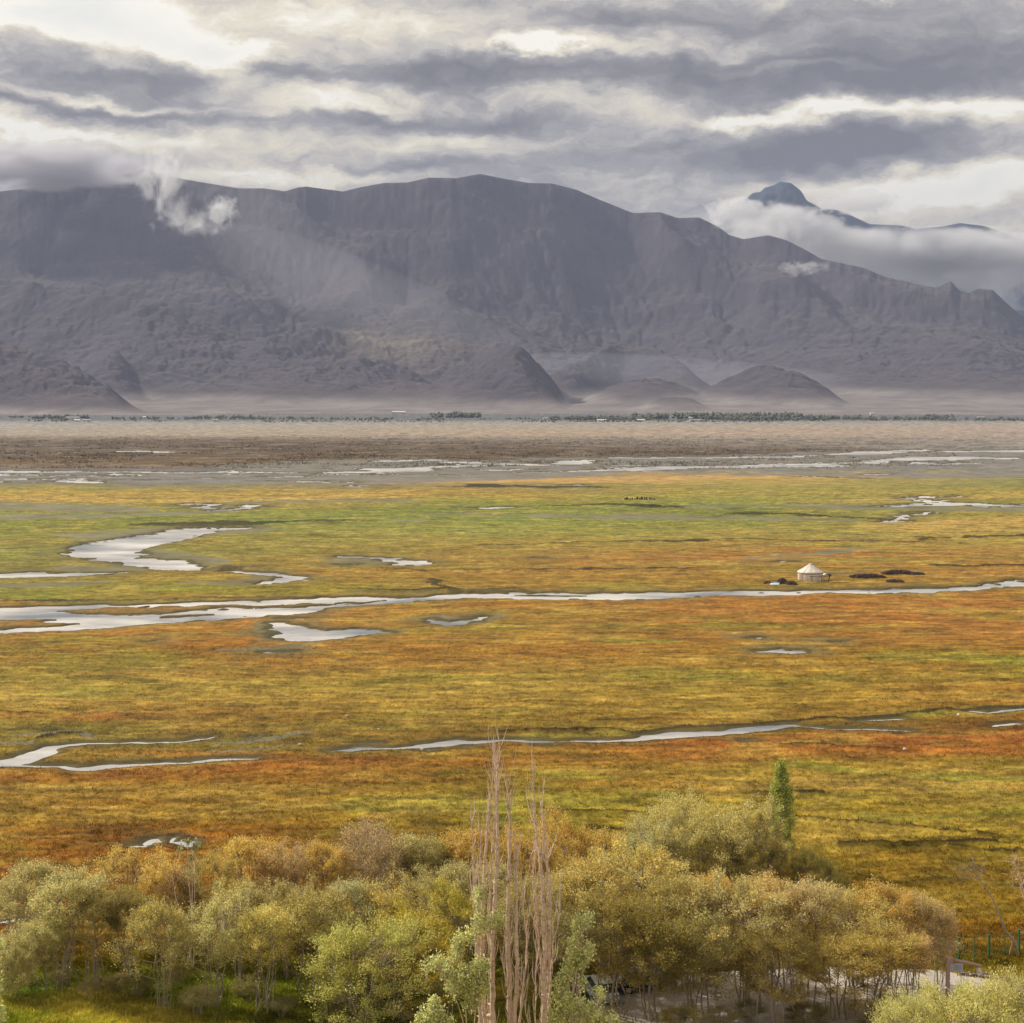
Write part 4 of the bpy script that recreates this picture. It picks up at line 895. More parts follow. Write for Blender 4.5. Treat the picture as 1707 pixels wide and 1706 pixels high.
leafy('leafy young poplar column with pale leaves right of the dead poplars', 945,
  [(978,1532,12,8,230),(962,1538,9,7,150),(966,1552,9,10,200),(957,1568,9,8,160),(980,1584,12,8,300),(958,1590,12,10,330),(950,1606,13,10,420),(972,1606,12,9,300),(944,1624,12,10,360),(934,1640,12,10,300),(965,1640,10,8,130),(938,1664,18,12,620),(960,1680,24,14,900),(1000,1655,14,8,240),(985,1690,20,10,480),(1015,1700,14,6,200),(930,1696,14,14,420),(955,1712,34,12,900)],
  [[(976,1535),(964,1600),(954,1660),(948,1740),(945,1800)],[(962,1540),(958,1610),(952,1690),(946,1800)],[(1005,1655),(980,1690),(955,1760),(946,1800)]], -1.5)
leafy('bright green poplar leaves just entering the photo at its left edge', -14,
  [(-6,1572,9,10,300),(-10,1600,10,12,300),(-8,1650,10,12,300),(-4,1690,12,16,480),(-14,1630,10,14,300)],[[(-8,1560),(-12,1640),(-14,1800)]], -1.5)
# slender pale poplar behind the left willows
YPs = float(g2w(0, 1622)[1]); x = (318 - CX) * YPs / F
r = empty('young_poplar', (x, YPs, gz(x, YPs)), 'slender nearly bare poplar, a few pale leaves at its tip, rising from the left willows', 'tree', 'living poplars')
wd = Wood()
zt = lambda py: HC - (py - YH) * YPs / F
for x0_, x1_, tp in ((0, 1, 1412), (.2, -5, 1420), (-.3, 8, 1430), (.1, -32, 1450)):
    wd.tube(curve((x0_, 0, -.1), ((x1_) * YPs / F, .1, zt(tp)), rng, 8, .03), np.linspace(.06, .012, 8), 5)
sp = YPs / F
poplar_crown(r, [(a * sp, 0, zt(b_), c_ * sp, d_ * sp, n) for a, b_, c_, d_, n in ((9,1416,5,10,110),(-5,1412,4,5,50),(2,1436,6,8,60),(-20,1422,7,4,50),(-3,1462,5,8,30),(10,1446,4,8,30))], rng, M_gloss, leafL=.16, leafW=.13, color=(.33, .34, .15, .3), wood=wd)
wd.build('trunk', M_pale, r)
# two bare leaning trees on the right
def bare_tree(label, basex, basey, traces, rads, seed, mat, tw=16):
    rng = np.random.default_rng(seed); yy = float(g2w(0, basey)[1]); bx = (basex - CX) * yy / F
    r = empty('bare_tree', (bx, yy, gz(bx, yy)), label, 'dead tree', 'bare trees by the green fence'); wd = Wood(); z0 = gz(bx, yy)
    for tr, rd in zip(traces, rads):
        P = np.array([((a - CX) * yy / F - bx, rng.normal(0, .08), HC - (b_ - YH) * yy / F - z0) for a, b_ in tr]); P = dense(P, 16); P += rng.normal(0, .02, P.shape)
        wd.tube(P, np.linspace(rd, rd * .3, 16), 6)
        for k in range(tw if rd < .07 else tw // 3):
            s0 = P[rng.integers(6, 16)]; e = s0 + np.array([rng.normal(-.3, .6), rng.normal(0, .5), rng.normal(.35, .45)]) * rng.uniform(.4, 1.3); c = curve(s0, e, rng, 4, .2); wd.tube(c, np.linspace(.016, .005, 4), 4)
    wd.build('trunk', mat, r)
bare_tree('thin dead tree bending left over the green fence', 1698, 1594, [[(1698,1594),(1690,1568),(1678,1555),(1668,1530),(1658,1508),(1650,1490),(1640,1478),(1631,1464)],[(1640,1478),(1630,1462),(1622,1452),(1606,1448),(1598,1454)],[(1631,1464),(1626,1450),(1622,1436)],[(1634,1462),(1639,1450),(1634,1446)],[(1684,1592),(1689,1566),(1690,1560)],[(1632,1466),(1618,1463),(1604,1468)]], [.12,.05,.04,.03,.08,.035], 61, M_bark)
bare_tree('dead branchy tree at the right edge beside the bending one', 1722, 1596, [[(1722,1596),(1716,1540),(1706,1490),(1700,1460)],[(1700,1462),(1692,1440),(1694,1426)],[(1702,1480),(1714,1450),(1712,1430)],[(1708,1500),(1698,1470),(1686,1452)]], [.11,.05,.05,.04], 62, M_pale, 22)

# ------------------------------------------------------------------ pavement at the lower right, kerb, fence, post
def gp(px, py): x, y = g2w(px, py); return float(x), float(y)
M_conc = simple('pavement_concrete', (0.42, 0.375, 0.33), 0.9, 0.2, 0.35, 1.2, 0.3)
b = MB(); P_ = [gp(*p) for p in ROADPOLY]; n_ = len(P_)
b.add([(x, y, 0.035) for x, y in P_] + [(x, y, -0.3) for x, y in P_], [tuple(range(n_))[::-1]] + [(i, (i + 1) % n_, n_ + (i + 1) % n_, n_ + i) for i in range(n_)])
tag(b.build('pavement', M_conc), kind='structure')
M_stone = simple('dark_stone', (0.17, 0.12, 0.10), 0.9, 0.2, 0.5, 4, 0.6); M_pst = simple('pale_stone', (0.55, 0.50, 0.44), 0.9, 0.2, 0.3, 4, 0.4)
rs = random.Random(3)
b = MB(); x0, y0 = gp(1600, 1627); x1, y1 = gp(1692, 1637)
for i in range(14):
    u = (i + .5) / 14; b.box((x0 + (x1 - x0) * u, y0 + (y1 - y0) * u + .15, .12), (abs(x1 - x0) / 14 * .97, .28, .24 + rs.uniform(-.03, .03)), rz=math.atan2(y1 - y0, x1 - x0), jit=.02, rng=rs)
tag(b.build('kerb', M_stone), 'low dark reddish stone kerb along the far side of the sunlit pavement', 'kerb')
def rock(name, px, py, size, label, mat, flat=.7, seed=0, cat='rock', group=None):
    rg = np.random.default_rng(seed); m = bpy.data.meshes.new(name); import bmesh
    bm = bmesh.new(); bmesh.ops.create_icosphere(bm, subdivisions=3, radius=1)
    for v in bm.verts:
        p = np.array(v.co); k = 1 + .35 * float(perlin(np.array([p[0] * 1.3 + seed]), np.array([p[1] * 1.3 + p[2] * 1.7]), seed)[0]) + .15 * float(perlin(np.array([p[0] * 4]), np.array([p[1] * 4 + p[2] * 5]), seed + 1)[0])
        v.co = p * k
    bm.to_mesh(m); bm.free(); m.materials.append(mat); o = bpy.data.objects.new(name, m); COL.objects.link(o)
    x, y = gp(px, py); o.location = (x, y, gz(x, y) + size * flat * .25); o.scale = (size * .5, size * .45, size * flat * .5); o.rotation_euler = (0, 0, seed * 1.3)
    return tag(o, label, cat, group)
rock('rock', 1617, 1626, .55, 'brown boulder at the left end of the stone kerb by the wooden post', M_stone, seed=4)
rock('rock', 1640, 1629, .75, 'larger rounded boulder sitting on the stone kerb below the hanging weight', M_stone, seed=7)
for i, (px, py, sz, wh) in enumerate(((703,1251,.45,'just below the lower stream left of the dead poplars'),(578,1197,.5,'on the brown turf above the lower stream left of centre'),(631,1217,.4,'above the narrow start of the lower stream'),(619,1218,.3,'tiny, beside a larger one above the lower stream'),(500,1243,.4,'on pale mud between the two left lower streams'),(1508,1254,.5,'on the rust coloured turf at right under the dark ditch'),(1598,1195,.5,'by the green ditch at right'),(478,1163,.35,'alone on the straw coloured turf left of centre'))):
    rock('stone', px, py, sz, 'small white stone ' + wh, M_pst, seed=20 + i, group='white stones on the meadow')

M_green = simple('green_paint', (0.012, 0.13, 0.06), 0.5, 0.5, 0.25, 8, 0.1)
fx0 = gp(1560, 1606)
r = empty('fence', (fx0[0], fx0[1], 0), 'green metal post and wire mesh fence on the grass at the right edge', 'fence')
FP = [(1549,1607),(1599,1602),(1649,1597),(1699,1590),(1750,1583),(1800,1577)]; tops = []
for i, (px, py) in enumerate(FP):
    x, y = gp(px, py); z = gz(x, y); b = MB(); b.box((x - fx0[0], y - fx0[1], z + .85), (.14, .10, 1.8)); b.box((x - fx0[0], y - fx0[1], z + 1.77), (.18, .14, .05)); b.build('post', M_green, r); tops.append(Vector((x - fx0[0], y - fx0[1], z + 1.72)))
    if i: 
        m_ = (tops[-1] + tops[-2]) / 2; b = MB(); b.tube([(m_.x, m_.y, m_.z - 1.75), (m_.x, m_.y, m_.z)], .03, 6); b.build('strut', M_green, r)
b = MB(); b.tube(tops, .028, 6); b.build('top_rail', M_green, r)
b = MB(); b.tube([t - Vector((0, 0, 1.5)) for t in tops], .022, 5); b.build('bottom_rail', M_green, r)
b = MB()
for a_, c_ in zip(tops[:-1], tops[1:]):
    for k in range(1, 5): b.tube([a_ - Vector((0, 0, .3 * k)), c_ - Vector((0, 0, .3 * k))], .005, 3)
    for k in range(1, 16): q = a_.lerp(c_, k / 16); b.tube([q, q - Vector((0, 0, 1.5))], .005, 3)
b.build('wire_mesh', M_green, r)

M_wood = simple('weathered_wood', (0.40, 0.27, 0.22), 0.85, 0.15, 0.45, 7, 0.5)
x, y = gp(1580, 1664); s_ = F / y; zt_ = HC - (1598 - YH) / s_
r = empty('wooden_post', (x, y, 0), 'weathered wooden gallows post with a short beam and hanging stone weight', 'post')
b = MB(); b.box((0, 0, zt_ / 2), (.26, .24, zt_)); b.build('post', M_wood, r)
b = MB(); b.box((.12, 0, zt_ - .12), (.48, .36, .42)); b.build('cap_block', M_wood, r)
b = MB(); b.tube([(.30, 0, zt_ - .12), (1.3, 0, zt_ - .28), (2.42, -.05, zt_ - .52)], [.14, .12, .09], 8); b.build('beam', M_wood, r, True)
b = MB(); b.tube([(2.20, -.05, zt_ - .50), (2.20, -.05, zt_ - .66)], .02, 5); b.build('rope', M_stone, r)
b = MB(); b.lathe([(.02, 0), (.13, -.05), (.19, -.22), (.17, -.42), (.08, -.56), (.02, -.58)], 12, (2.20, -.05, zt_ - .64), lambda th, z: .08 * math.sin(3 * th + z * 9)); b.build('stone_weight', M_pst, r, True)
M_board = simple('pale_board', (0.50, 0.47, 0.50), 0.6, 0.3, 0.4, 6, 0.1); M_bl = simple('board_panel', (0.34, 0.36, 0.46), 0.6, 0.3, 0.4, 12, 0.1)
xs, ys = gp(1592, 1655)
r = empty('signboard', (xs, ys, 0), 'pale blue grey notice board on two thin legs behind the wooden post', 'sign')
zb = HC - (1619 - YH) * ys / F; zt2 = HC - (1607 - YH) * ys / F
b = MB(); b.box((0, 0, (zb + zt2) / 2), (1.15, .05, zt2 - zb)); b.build('board', M_board, r)
b = MB(); b.box((.22, -.035, (zb + zt2) / 2), (.50, .02, (zt2 - zb) * .82)); b.build('panel', M_bl, r)
for dx in (-.45, .45): b = MB(); b.box((dx, .05, zt2 / 2), (.06, .05, zt2)); b.build('leg', M_board, r)

# ------------------------------------------------------------------ two cars half hidden behind the willows
M_tyre = simple('tyre_rubber', (0.02, 0.02, 0.02), 0.8, 0.3, 0.2); M_rim = simple('rim_metal', (0.5, 0.5, 0.5), 0.4, 0.5, 0.1, metal=.6)
M_glass = simple('car_glass', (0.03, 0.035, 0.04), 0.08, 0.6, 0.1, bump=0.0); M_red = simple('red_lens', (0.5, 0.03, 0.015), 0.3, 0.6, 0.2)
def car(px, py, rz, paint, label, light=M_red):
    x, y = gp(px, py); r = empty('parked_car', (x, y, .035), label, 'car', rz=rz)
    # side profile (length x, height z), extruded with tumblehome
    low = [(-2.15,.35),(-2.2,.62),(-2.12,.92),(-1.2,1.0),(.85,1.0),(1.9,.86),(2.15,.62),(2.12,.34)]; b = MB(); n = len(low)
    prof = [(-.86, 1.0), (-.92, .96), (.92, .96), (.86, 1.0)]
    vs = []
    for yy, k in ((-.80, .96), (-.90, 1.0), (.90, 1.0), (.80, .96)):
        vs += [(a * k, yy, .34 + (z - .34) * (k if z > .9 else 1)) for a, z in low]
    fs = [(i * n + j, i * n + (j + 1) % n, (i + 1) * n + (j + 1) % n, (i + 1) * n + j) for i in range(3) for j in range(n)] + [tuple(range(n))[::-1], tuple(3 * n + j for j in range(n))]
    b.add(vs, fs); b.build('body', paint, r)
    cab = [(-1.95, .97), (-1.45, 1.43), (.15, 1.46), (1.0, .98)]; b = MB(); vs = []
    for yy in (-.80, .80): vs += [(a, yy * (.82 if z > 1.2 else 1), z) for a, z in cab]
    b.add(vs, [(0, 1, 2, 3), (7, 6, 5, 4), (0, 4, 5, 1), (2, 6, 7, 3), (3, 7, 4, 0)]); b.build('window', M_glass, r)
    b = MB(); b.box((-.65, 0, 1.465), (1.68, 1.34, .05)); b.build('roof', paint, r)
    for sx in (-1.35, 1.35):
        for sy in (-.84, .84):
            w_ = MB(); w_.tube([(sx, sy - .1, .32), (sx, sy + .1, .32)], .32, 20); wh = w_.build('wheel', M_tyre, r)
            q = MB(); q.tube([(sx, sy - .112, .32), (sx, sy + .112, .32)], .19, 14); q.build('rim', M_rim, wh)
    for sy in (-.66, .66): b = MB(); b.box((-2.17, sy, .78), (.08, .34, .16)); b.build('tail_light', light, r); b = MB(); b.box((2.10, sy, .68), (.09, .32, .14)); b.build('headlight', M_rim, r)
    b = MB(); b.box((-2.2, 0, .46), (.1, 1.6, .16)); b.build('bumper', paint, r)
M_sil = simple('silver_paint', (0.42, 0.47, 0.50), 0.25, 0.5, 0.05, bump=0.0, metal=.3); M_dk = simple('dark_paint', (0.03, 0.045, 0.05), 0.25, 0.5, 0.05, bump=0.0)
car(1000, 1662, R(100), M_sil, 'silver car with red tail lights half hidden behind the leafy young poplar')
car(1068, 1648, R(20), M_dk, 'dark car almost hidden by the willow crowns on the grey pavement')

# ------------------------------------------------------------------ the yurt and what lies about it
M_felt = simple('white_felt', (0.66, 0.60, 0.53), 0.95, 0.05, 0.22, 1.2, 0.3); M_band = simple('felt_band', (0.36, 0.27, 0.22), 0.9, 0.1, 0.3, 2, 0.2); M_rope = simple('yurt_rope', (0.5, 0.42, 0.34), 0.9, 0.1)
x, y = gp(1351, 968); YK = y / F; z0 = gz(x, y)
r = empty('yurt', (x, y, z0), 'white felt yurt with a conical roof standing alone on the meadow', 'yurt')
Rw = 20.5 * YK; hw = 14.0 * YK; hr = 12.8 * YK
pl = lambda th, z: .006 * math.sin(th * 40) + .008 * math.sin(th * 7 + z)
b = MB(); b.lathe([(Rw * .985, -.2), (Rw, .3), (Rw * 1.005, hw * .6), (Rw * .99, hw)], 96, wob=pl); b.build('wall', M_felt, r, True)
b = MB(); b.lathe([(Rw * 1.045, hw - .12), (Rw * 1.05, hw + .02), (Rw * .93, hw + hr * .12), (Rw * .60, hw + hr * .46), (Rw * .30, hw + hr * .78), (Rw * .12, hw + hr * .96), (.02, hw + hr)], 96, wob=lambda th, z: .012 * math.sin(th * 12)); b.build('roof', M_felt, r, True)
b = MB(); b.lathe([(Rw * 1.012, hw - .36), (Rw * 1.02, hw - .30), (Rw * 1.02, hw - .14), (Rw * 1.012, hw - .10)], 96); b.build('band', M_band, r, True)
b = MB(); b.lathe([(Rw * .16, hw + hr * .955), (Rw * .15, hw + hr * 1.02), (Rw * .05, hw + hr * 1.05), (.01, hw + hr * 1.05)], 24); b.build('crown_cover', M_felt, r, True)
for k in range(10):
    th = 2 * math.pi * k / 10 + .2; q = [(Rw * f_ * math.cos(th), Rw * f_ * math.sin(th), z_) for f_, z_ in ((.16, hw + hr * .97), (.62, hw + hr * .47), (.955, hw + hr * .13), (1.06, hw), (1.04, hw * .4), (1.02, .05))]
    b = MB(); b.tube(q, .03, 4); b.build('rope', M_rope, r)
a_ = R(-150); b = MB(); b.box((Rw * 1.0 * math.cos(a_), Rw * 1.0 * math.sin(a_), hw * .42), (.12, 1.0, hw * .84), rz=a_); b.build('door', M_band, r)
# the rack beside it
xr, yr = gp(1368, 972); zr = gz(xr, yr)
r = empty('drying_rack', (xr, yr, zr), 'rough pole rack piled with sacks and sticks at the right side of the yurt', 'rack')
M_pole = simple('dark_pole', (0.10, 0.07, 0.055), 0.9, 0.1)
for px_ in (1354, 1369.5, 1383): b = MB(); xx = (px_ - 1368) * YK; lean_ = -.35 if px_ > 1380 else 0; b.tube([(xx + lean_, 0, -.1), (xx, 0, 1.35 if px_ < 1380 else 1.7)], .07 if px_ < 1380 else .13, 6); b.build('leg', M_pole, r)
b = MB(); b.tube([(-2.6, 0, 1.30), (0, 0, 1.22), (4.0, .1, 1.5)], .07, 5); b.build('rail', M_pole, r)
b = MB(); b.tube([(-.1, .9, 1.3), (1.0, .6, 1.6), (2.3, .7, 1.5)], .08, 5); b.build('pole', M_pole, r)
for (cx_, cz_, rx_, rz2, mt) in ((1.1, 1.75, .55, .30, M_felt), (1.75, 1.85, .75, .34, M_stone), (2.3, 1.7, .45, .36, simple('grey_sack', (.25, .24, .24)))):
    b = MB(); b.lathe([(.02, -rz2), (rx_ * .7, -rz2 * .7), (rx_, 0), (rx_ * .7, rz2 * .7), (.02, rz2)], 14, (cx_, .2, cz_), lambda th, z: .15 * math.sin(3 * th + 5 * z)); b.build('sack', mt, r, True)
# dung and peat heaps: rough mounds of clods
M_clod = simple('dark_clods', (0.10, 0.068, 0.056), 0.95, 0.1, 0.6, 1.5, 0.6)
def heap_(px, py, wpx, hpx, label, seed, n=150, name='peat_heap'):
    rg = np.random.default_rng(seed); x, y = gp(px, py); k = y / F; z = gz(x, y); W2 = wpx * k / 2; Hh = hpx * k; b = MB(); rr = random.Random(seed)
    nx, ny = 34, 14; V_ = []
    for j in range(ny):
        for i in range(nx):
            u = i / (nx - 1) * 2 - 1; v = j / (ny - 1) * 2 - 1; q = max(0, 1 - u * u) * max(0, 1 - v * v); nz = float(perlin(np.array([u * 3.1 + seed]), np.array([v * 2.0]), seed)[0])
            V_.append((u * W2, v * max(1.2, W2 * .28), -.15 + (Hh * (q ** .6) * (.75 + .6 * nz))))
    b.add(V_, [(j * nx + i, j * nx + i + 1, (j + 1) * nx + i + 1, (j + 1) * nx + i) for j in range(ny - 1) for i in range(nx - 1)])
    for t_ in range(n):
        u, v = rr.uniform(-.92, .92), rr.uniform(-.9, .9); q = (1 - u * u) * (1 - v * v); sz = rr.uniform(.12, .34)
        b.box((u * W2, v * max(1.2, W2 * .28), Hh * q ** .6 * .85), (sz, sz, sz * .8), rr.uniform(0, 3), sz * .22, rr)
    o = b.build(name, M_clod); o.location = (x, y, z); tag(o, label, 'heap', 'dark heaps near the yurt')
heap_(1280, 974, 14, 3.6, 'smallest dark heap, at the far left beside the pale blue sheet', 1, 60)
heap_(1304, 974, 16, 9, 'tallest dark heap, just left of the yurt', 2)
heap_(1319, 976, 18, 6, 'dark heap between the tallest heap and the yurt', 3, 100)
heap_(1446, 964, 64, 6.5, 'long low dark heap, leftmost of the heaps right of the yurt', 4, 260)
heap_(1497, 959, 58, 7.5, 'longest dark heap topped with one white stone, right of the yurt', 5, 260)
heap_(1530, 960, 24, 4, 'low dark heap at the right tail of the long heaps', 6, 80)
heap_(1492, 972, 30, 4.5, 'separate small dark heap nearest the stream, below the long heaps', 7, 100)
rock('stone', 1483, 957.6, .7, 'white stone lying on the long dark heap right of the yurt', M_pst, seed=31)
x, y = gp(1291, 975.5); b = MB(); rr = random.Random(5)
b.add([(-1.1, -.9, .05), (.9, -1.0, .1), (1.3, .7, .35), (-.9, .9, .2), (0, 0, .42), (-1.1, -.9, 0), (.9, -1.0, 0), (1.3, .7, 0), (-.9, .9, 0)], [(0, 1, 4), (1, 2, 4), (2, 3, 4), (3, 0, 4), (0, 5, 6, 1), (1, 6, 7, 2), (2, 7, 8, 3), (3, 8, 5, 0)])
o = b.build('tarpaulin', simple('blue_tarp', (.40, .52, .62), .5, .4)); o.location = (x, y, gz(x, y)); tag(o, 'pale blue tarpaulin crumpled on the grass between the small heaps', 'tarpaulin')
heap_(1085, 846, 40, 2.6, 'dark reddish brush heap on the far green meadow, wide and low', 8, 60, 'brush_heap')
# low broken wall of posts, far meadow
x, y = gp(1066, 834); r = empty('stockade', (x, y, gz(x, y)), 'short row of dark stub posts on the far green meadow', 'fence'); rr = random.Random(8)
for i in range(13): b = MB(); h_ = rr.uniform(.5, 1.3); b.box(((i - 6) * 1.05 + rr.uniform(-.2, .2), rr.uniform(-.5, .5), h_ / 2 - .1), (rr.uniform(.45, .9), .4, h_), rr.uniform(-.2, .2), .06, rr); b.build('stub_post', M_clod, r)

# ------------------------------------------------------------------ the far bank: tree belts and small buildings
M_belt = simple('far_trees', (0.14, 0.15, 0.12), 0.95, 0.05, 0.6, 0.05, 0.3); M_wht = simple('whitewash', (0.62, 0.60, 0.58), 0.8, 0.2, 0.1, 0.2); M_roofb = simple('roof_sheet', (0.25, 0.36, 0.48), 0.6, 0.3, 0.2, .3); M_roofg = simple('roof_mud', (0.34, 0.29, 0.25), 0.9, 0.1, 0.2, .3)
def ter(px, py):
    """point of the terrain met by the survey ray through column px at row py beyond the flats"""
    x, y = gp(px, max(py, 690.2)); return x, y, (gz(x, y) if y < 4300 else 0.0)
BELT = [ # start column, end column, row of the foot, tree height m, density per 100 m
 (0,60,697,6,5),(60,150,699,9,9),(55,140,703,6,5),(190,330,700,6,6),(200,290,703,4,5),(330,440,699,8,7),(400,560,700,6,6),(430,560,704,4,6),(560,740,701,6,6),(720,800,697,12,12),(600,760,704,4,4),(800,960,700,5,5),
 (870,930,704,4,5),(920,1080,701,9,12),(1060,1200,700,12,14),(1130,1330,699,13,14),(1200,1380,702,10,12),(1330,1440,700,10,10),(1440,1500,701,9,8),(1500,1590,701,9,7),(1560,1707,702,7,8),(1540,1580,696,8,8),(950,1300,704,5,6)]
rg = np.random.default_rng(77); Vs, Fs, n0 = [], [], 0
octa = np.array([[1,0,0],[-1,0,0],[0,1,0],[0,-1,0],[0,0,1],[0,0,-1.0]]); of = np.array([[0,2,4],[2,1,4],[1,3,4],[3,0,4],[2,0,5],[1,2,5],[3,1,5],[0,3,5]])
for a0, a1, py, h_, dn in BELT:
    x0, y0, z0 = ter(a0, py); x1, _, _ = ter(a1, py); m = int(abs(x1 - x0) / 100 * dn * 5)
    dens_ = fbm(np.linspace(x0, x1, m), np.zeros(m), 60, 3, int(a0)) 
    for i in range(m):
        if dens_[i] < -.2: continue
        x = x0 + (x1 - x0) * (i + rg.uniform(-.5, .5)) / m; y = y0 + rg.uniform(-60, 60); hh = h_ * rg.uniform(.5, 1.25); ww = hh * rg.uniform(.30, .65)
        for q in range(5):
            c = np.array([x + rg.normal(0, ww * .45), y + rg.normal(0, ww * .45), hh * rg.uniform(.25, .8)]); sc_ = np.array([ww * .6, ww * .6, hh * .32]) * rg.uniform(.6, 1.1)
            Vs.append(octa * sc_ * rg.uniform(.8, 1.2, (6, 1)) + c); Fs.append(of + n0); n0 += 6
tag(mesh_np('tree_belt', np.concatenate(Vs), np.concatenate(Fs), None, False, M_belt), 'dark belts of distant trees along the foot of the mountains', 'trees', kind='stuff')
def house(px, py, wpx, h_, dep, label, roof, rz=0.0):
    x, y, z = ter(px, py); W = wpx * y / F; r = empty('farm_building', (x, y, z - .1), label, 'building', 'small buildings on the far bank', rz)
    b = MB(); b.box((0, 0, h_ / 2), (W, dep, h_)); b.build('wall', M_wht, r)
    b = MB(); e = .5; b.add([(-W/2-e, -dep/2-e, h_), (W/2+e, -dep/2-e, h_), (W/2+e, dep/2+e, h_), (-W/2-e, dep/2+e, h_), (-W/2-e, 0, h_+dep*.16), (W/2+e, 0, h_+dep*.16)], [(0,1,5,4),(2,3,4,5),(0,4,3),(1,2,5),(3,2,1,0)]); b.build('roof', roof, r)
    for k in range(max(1, int(W / 7))):
        b = MB(); b.box((-W/2 + (k + .5) * W / max(1, int(W / 7)), -dep/2 - .02, h_ * .5), (1.6, .12, 1.4)); b.build('window', M_glass, r)
house(122, 699.6, 22, 4.2, 12, 'long low white building under the left dark hill', M_roofg)
house(129, 704, 9, 4.0, 9, 'small pale building below the long white one at far left', M_wht); house(145, 704, 13, 4.2, 9, 'blue roofed building at far left below the dark hill', M_roofb)
house(241, 699.5, 5, 5.5, 8, 'single small white house right of the dark hill tip', M_wht); house(360, 703, 9, 3.2, 8, 'faint low pale house left of centre on the far bank', M_roofg)
house(665, 690.6, 21, 6.0, 16, 'brightest long white building at the foot of the central ridges', M_wht); house(914, 700, 20, 3.5, 10, 'low greyish building among dark trees right of centre', M_roofg)
house(1003, 704, 14, 4.0, 9, 'white building, left of two in the central dark tree belt', M_wht); house(1068, 703.6, 12, 4.0, 9, 'white building, right of two in the central dark tree belt', M_wht)
house(1148, 700.5, 13, 5, 10, 'cream building in the trees below the tan knoll', M_wht); house(1160, 703.2, 20, 3.6, 9, 'wide pale building just below the cream one in the trees', M_roofg); house(1171, 696.5, 5, 6, 8, 'tiny white house on the upper edge of the right tree belt', M_wht)
house(1262, 702, 12, 3.2, 8, 'greyish shed in the right part of the dark tree belt', M_roofg); house(1635, 698.5, 10, 4, 9, 'faint pale building at far right on the far bank', M_roofg); house(1453, 692.5, 5, 6, 8, 'lone small white house on the right hand outwash plain', M_wht)

# ------------------------------------------------------------------ loose grass and scrub
M_tuft = leaf_mat('grass_blade', 0.25, 0.8, 0.1)
def tufts(name, label, n, py0, py1, hmin, hmax, blades, seed, spread, pfun=None, boost=1.0, px0=-60, px1=1767):
    rg = np.random.default_rng(seed); px = rg.uniform(px0, px1, n); py = py0 + (py1 - py0) * rg.uniform(0, 1, n)
    x, y = g2w(px, py); x = x + rg.normal(0, 1, n); z, C, S = land(x, y)
    keep = (S < -.9) & ~((px > 930) & (py > 1585) & inpoly(px, py, ROADPOLY))
    if pfun is not None: keep &= pfun(x, y, px, py, rg)
    x, y, z, C = x[keep], y[keep], z[keep], C[keep]; m = len(x); hs = rg.uniform(hmin, hmax, m)
    I = np.repeat(np.arange(m), blades); k = len(I); a = rg.uniform(0, 2 * math.pi, k); rad = rg.uniform(0, 1, k) * spread * hs[I] / hmax
    bx = x[I] + np.cos(a) * rad; by = y[I] + np.sin(a) * rad; h = hs[I] * rg.uniform(.6, 1.1, k); w_ = h * rg.uniform(.10, .20, k); a2 = rg.uniform(0, 2 * math.pi, k)
    out = np.stack([np.cos(a), np.sin(a)], 1) * (h * .45)[:, None]
    base = np.stack([bx, by, z[I] - .03], 1); d = np.stack([np.cos(a2) * w_, np.sin(a2) * w_, np.zeros(k)], 1); tip = base + np.stack([out[:, 0], out[:, 1], h], 1)
    V = np.stack([base - d, base + d, tip], 1).reshape(-1, 3); col = C[I] * (rg.uniform(.7, 1.35, m)[I] * boost)[:, None]; col = np.repeat(col, 3, 0)
    return tag(mesh_np(name, V, np.arange(3 * k).reshape(k, 3), col, False, None), label, 'grass', kind='stuff')
def blade_mat():
    m, t, out = mat_new('blades'); at = t.node('ShaderNodeAttribute', attribute_name='Col')
    d = t.node('ShaderNodeBsdfDiffuse'); t.l.new(at.outputs['Color'], d.inputs[0]); tr = t.node('ShaderNodeBsdfTranslucent'); t.l.new(at.outputs['Color'], tr.inputs[0])
    mx = t.node('ShaderNodeMixShader'); mx.inputs[0].default_value = .35; t.l.new(d.outputs[0], mx.inputs[1]); t.l.new(tr.outputs[0], mx.inputs[2]); t.l.new(mx.outputs[0], out.inputs[0]); return m
M_blade = blade_mat()
g1 = tufts('grass', 'short sedge and grass of the near meadow in rust, straw and green', 120000, 1080, 1730, .10, .30, 5, 201, .45, boost=1.2)
g1.data.materials.append(M_blade)
g2_ = tufts('tall_grass', 'longer grass under and in front of the willow thicket', 30000, 1500, 1730, .16, .42, 6, 202, .5, lambda x, y, px, py, rg: rg.uniform(0, 1, len(x)) < sstep(1510, 1640, py), boost=1.2); g2_.data.materials.append(M_blade)
g3 = tufts('scrub', 'low brown scrub across the far flats and along the river', 26000, 726, 782, .5, 1.5, 4, 203, 2.2, lambda x, y, px, py, rg: (fbm(x, y, 90, 3, 207) + rg.normal(0, .12, len(x)) > -.02) & (px < 1500 + rg.normal(0, 160, len(x))), boost=.55); g3.data.materials.append(M_blade)
g3['category'] = 'scrub'

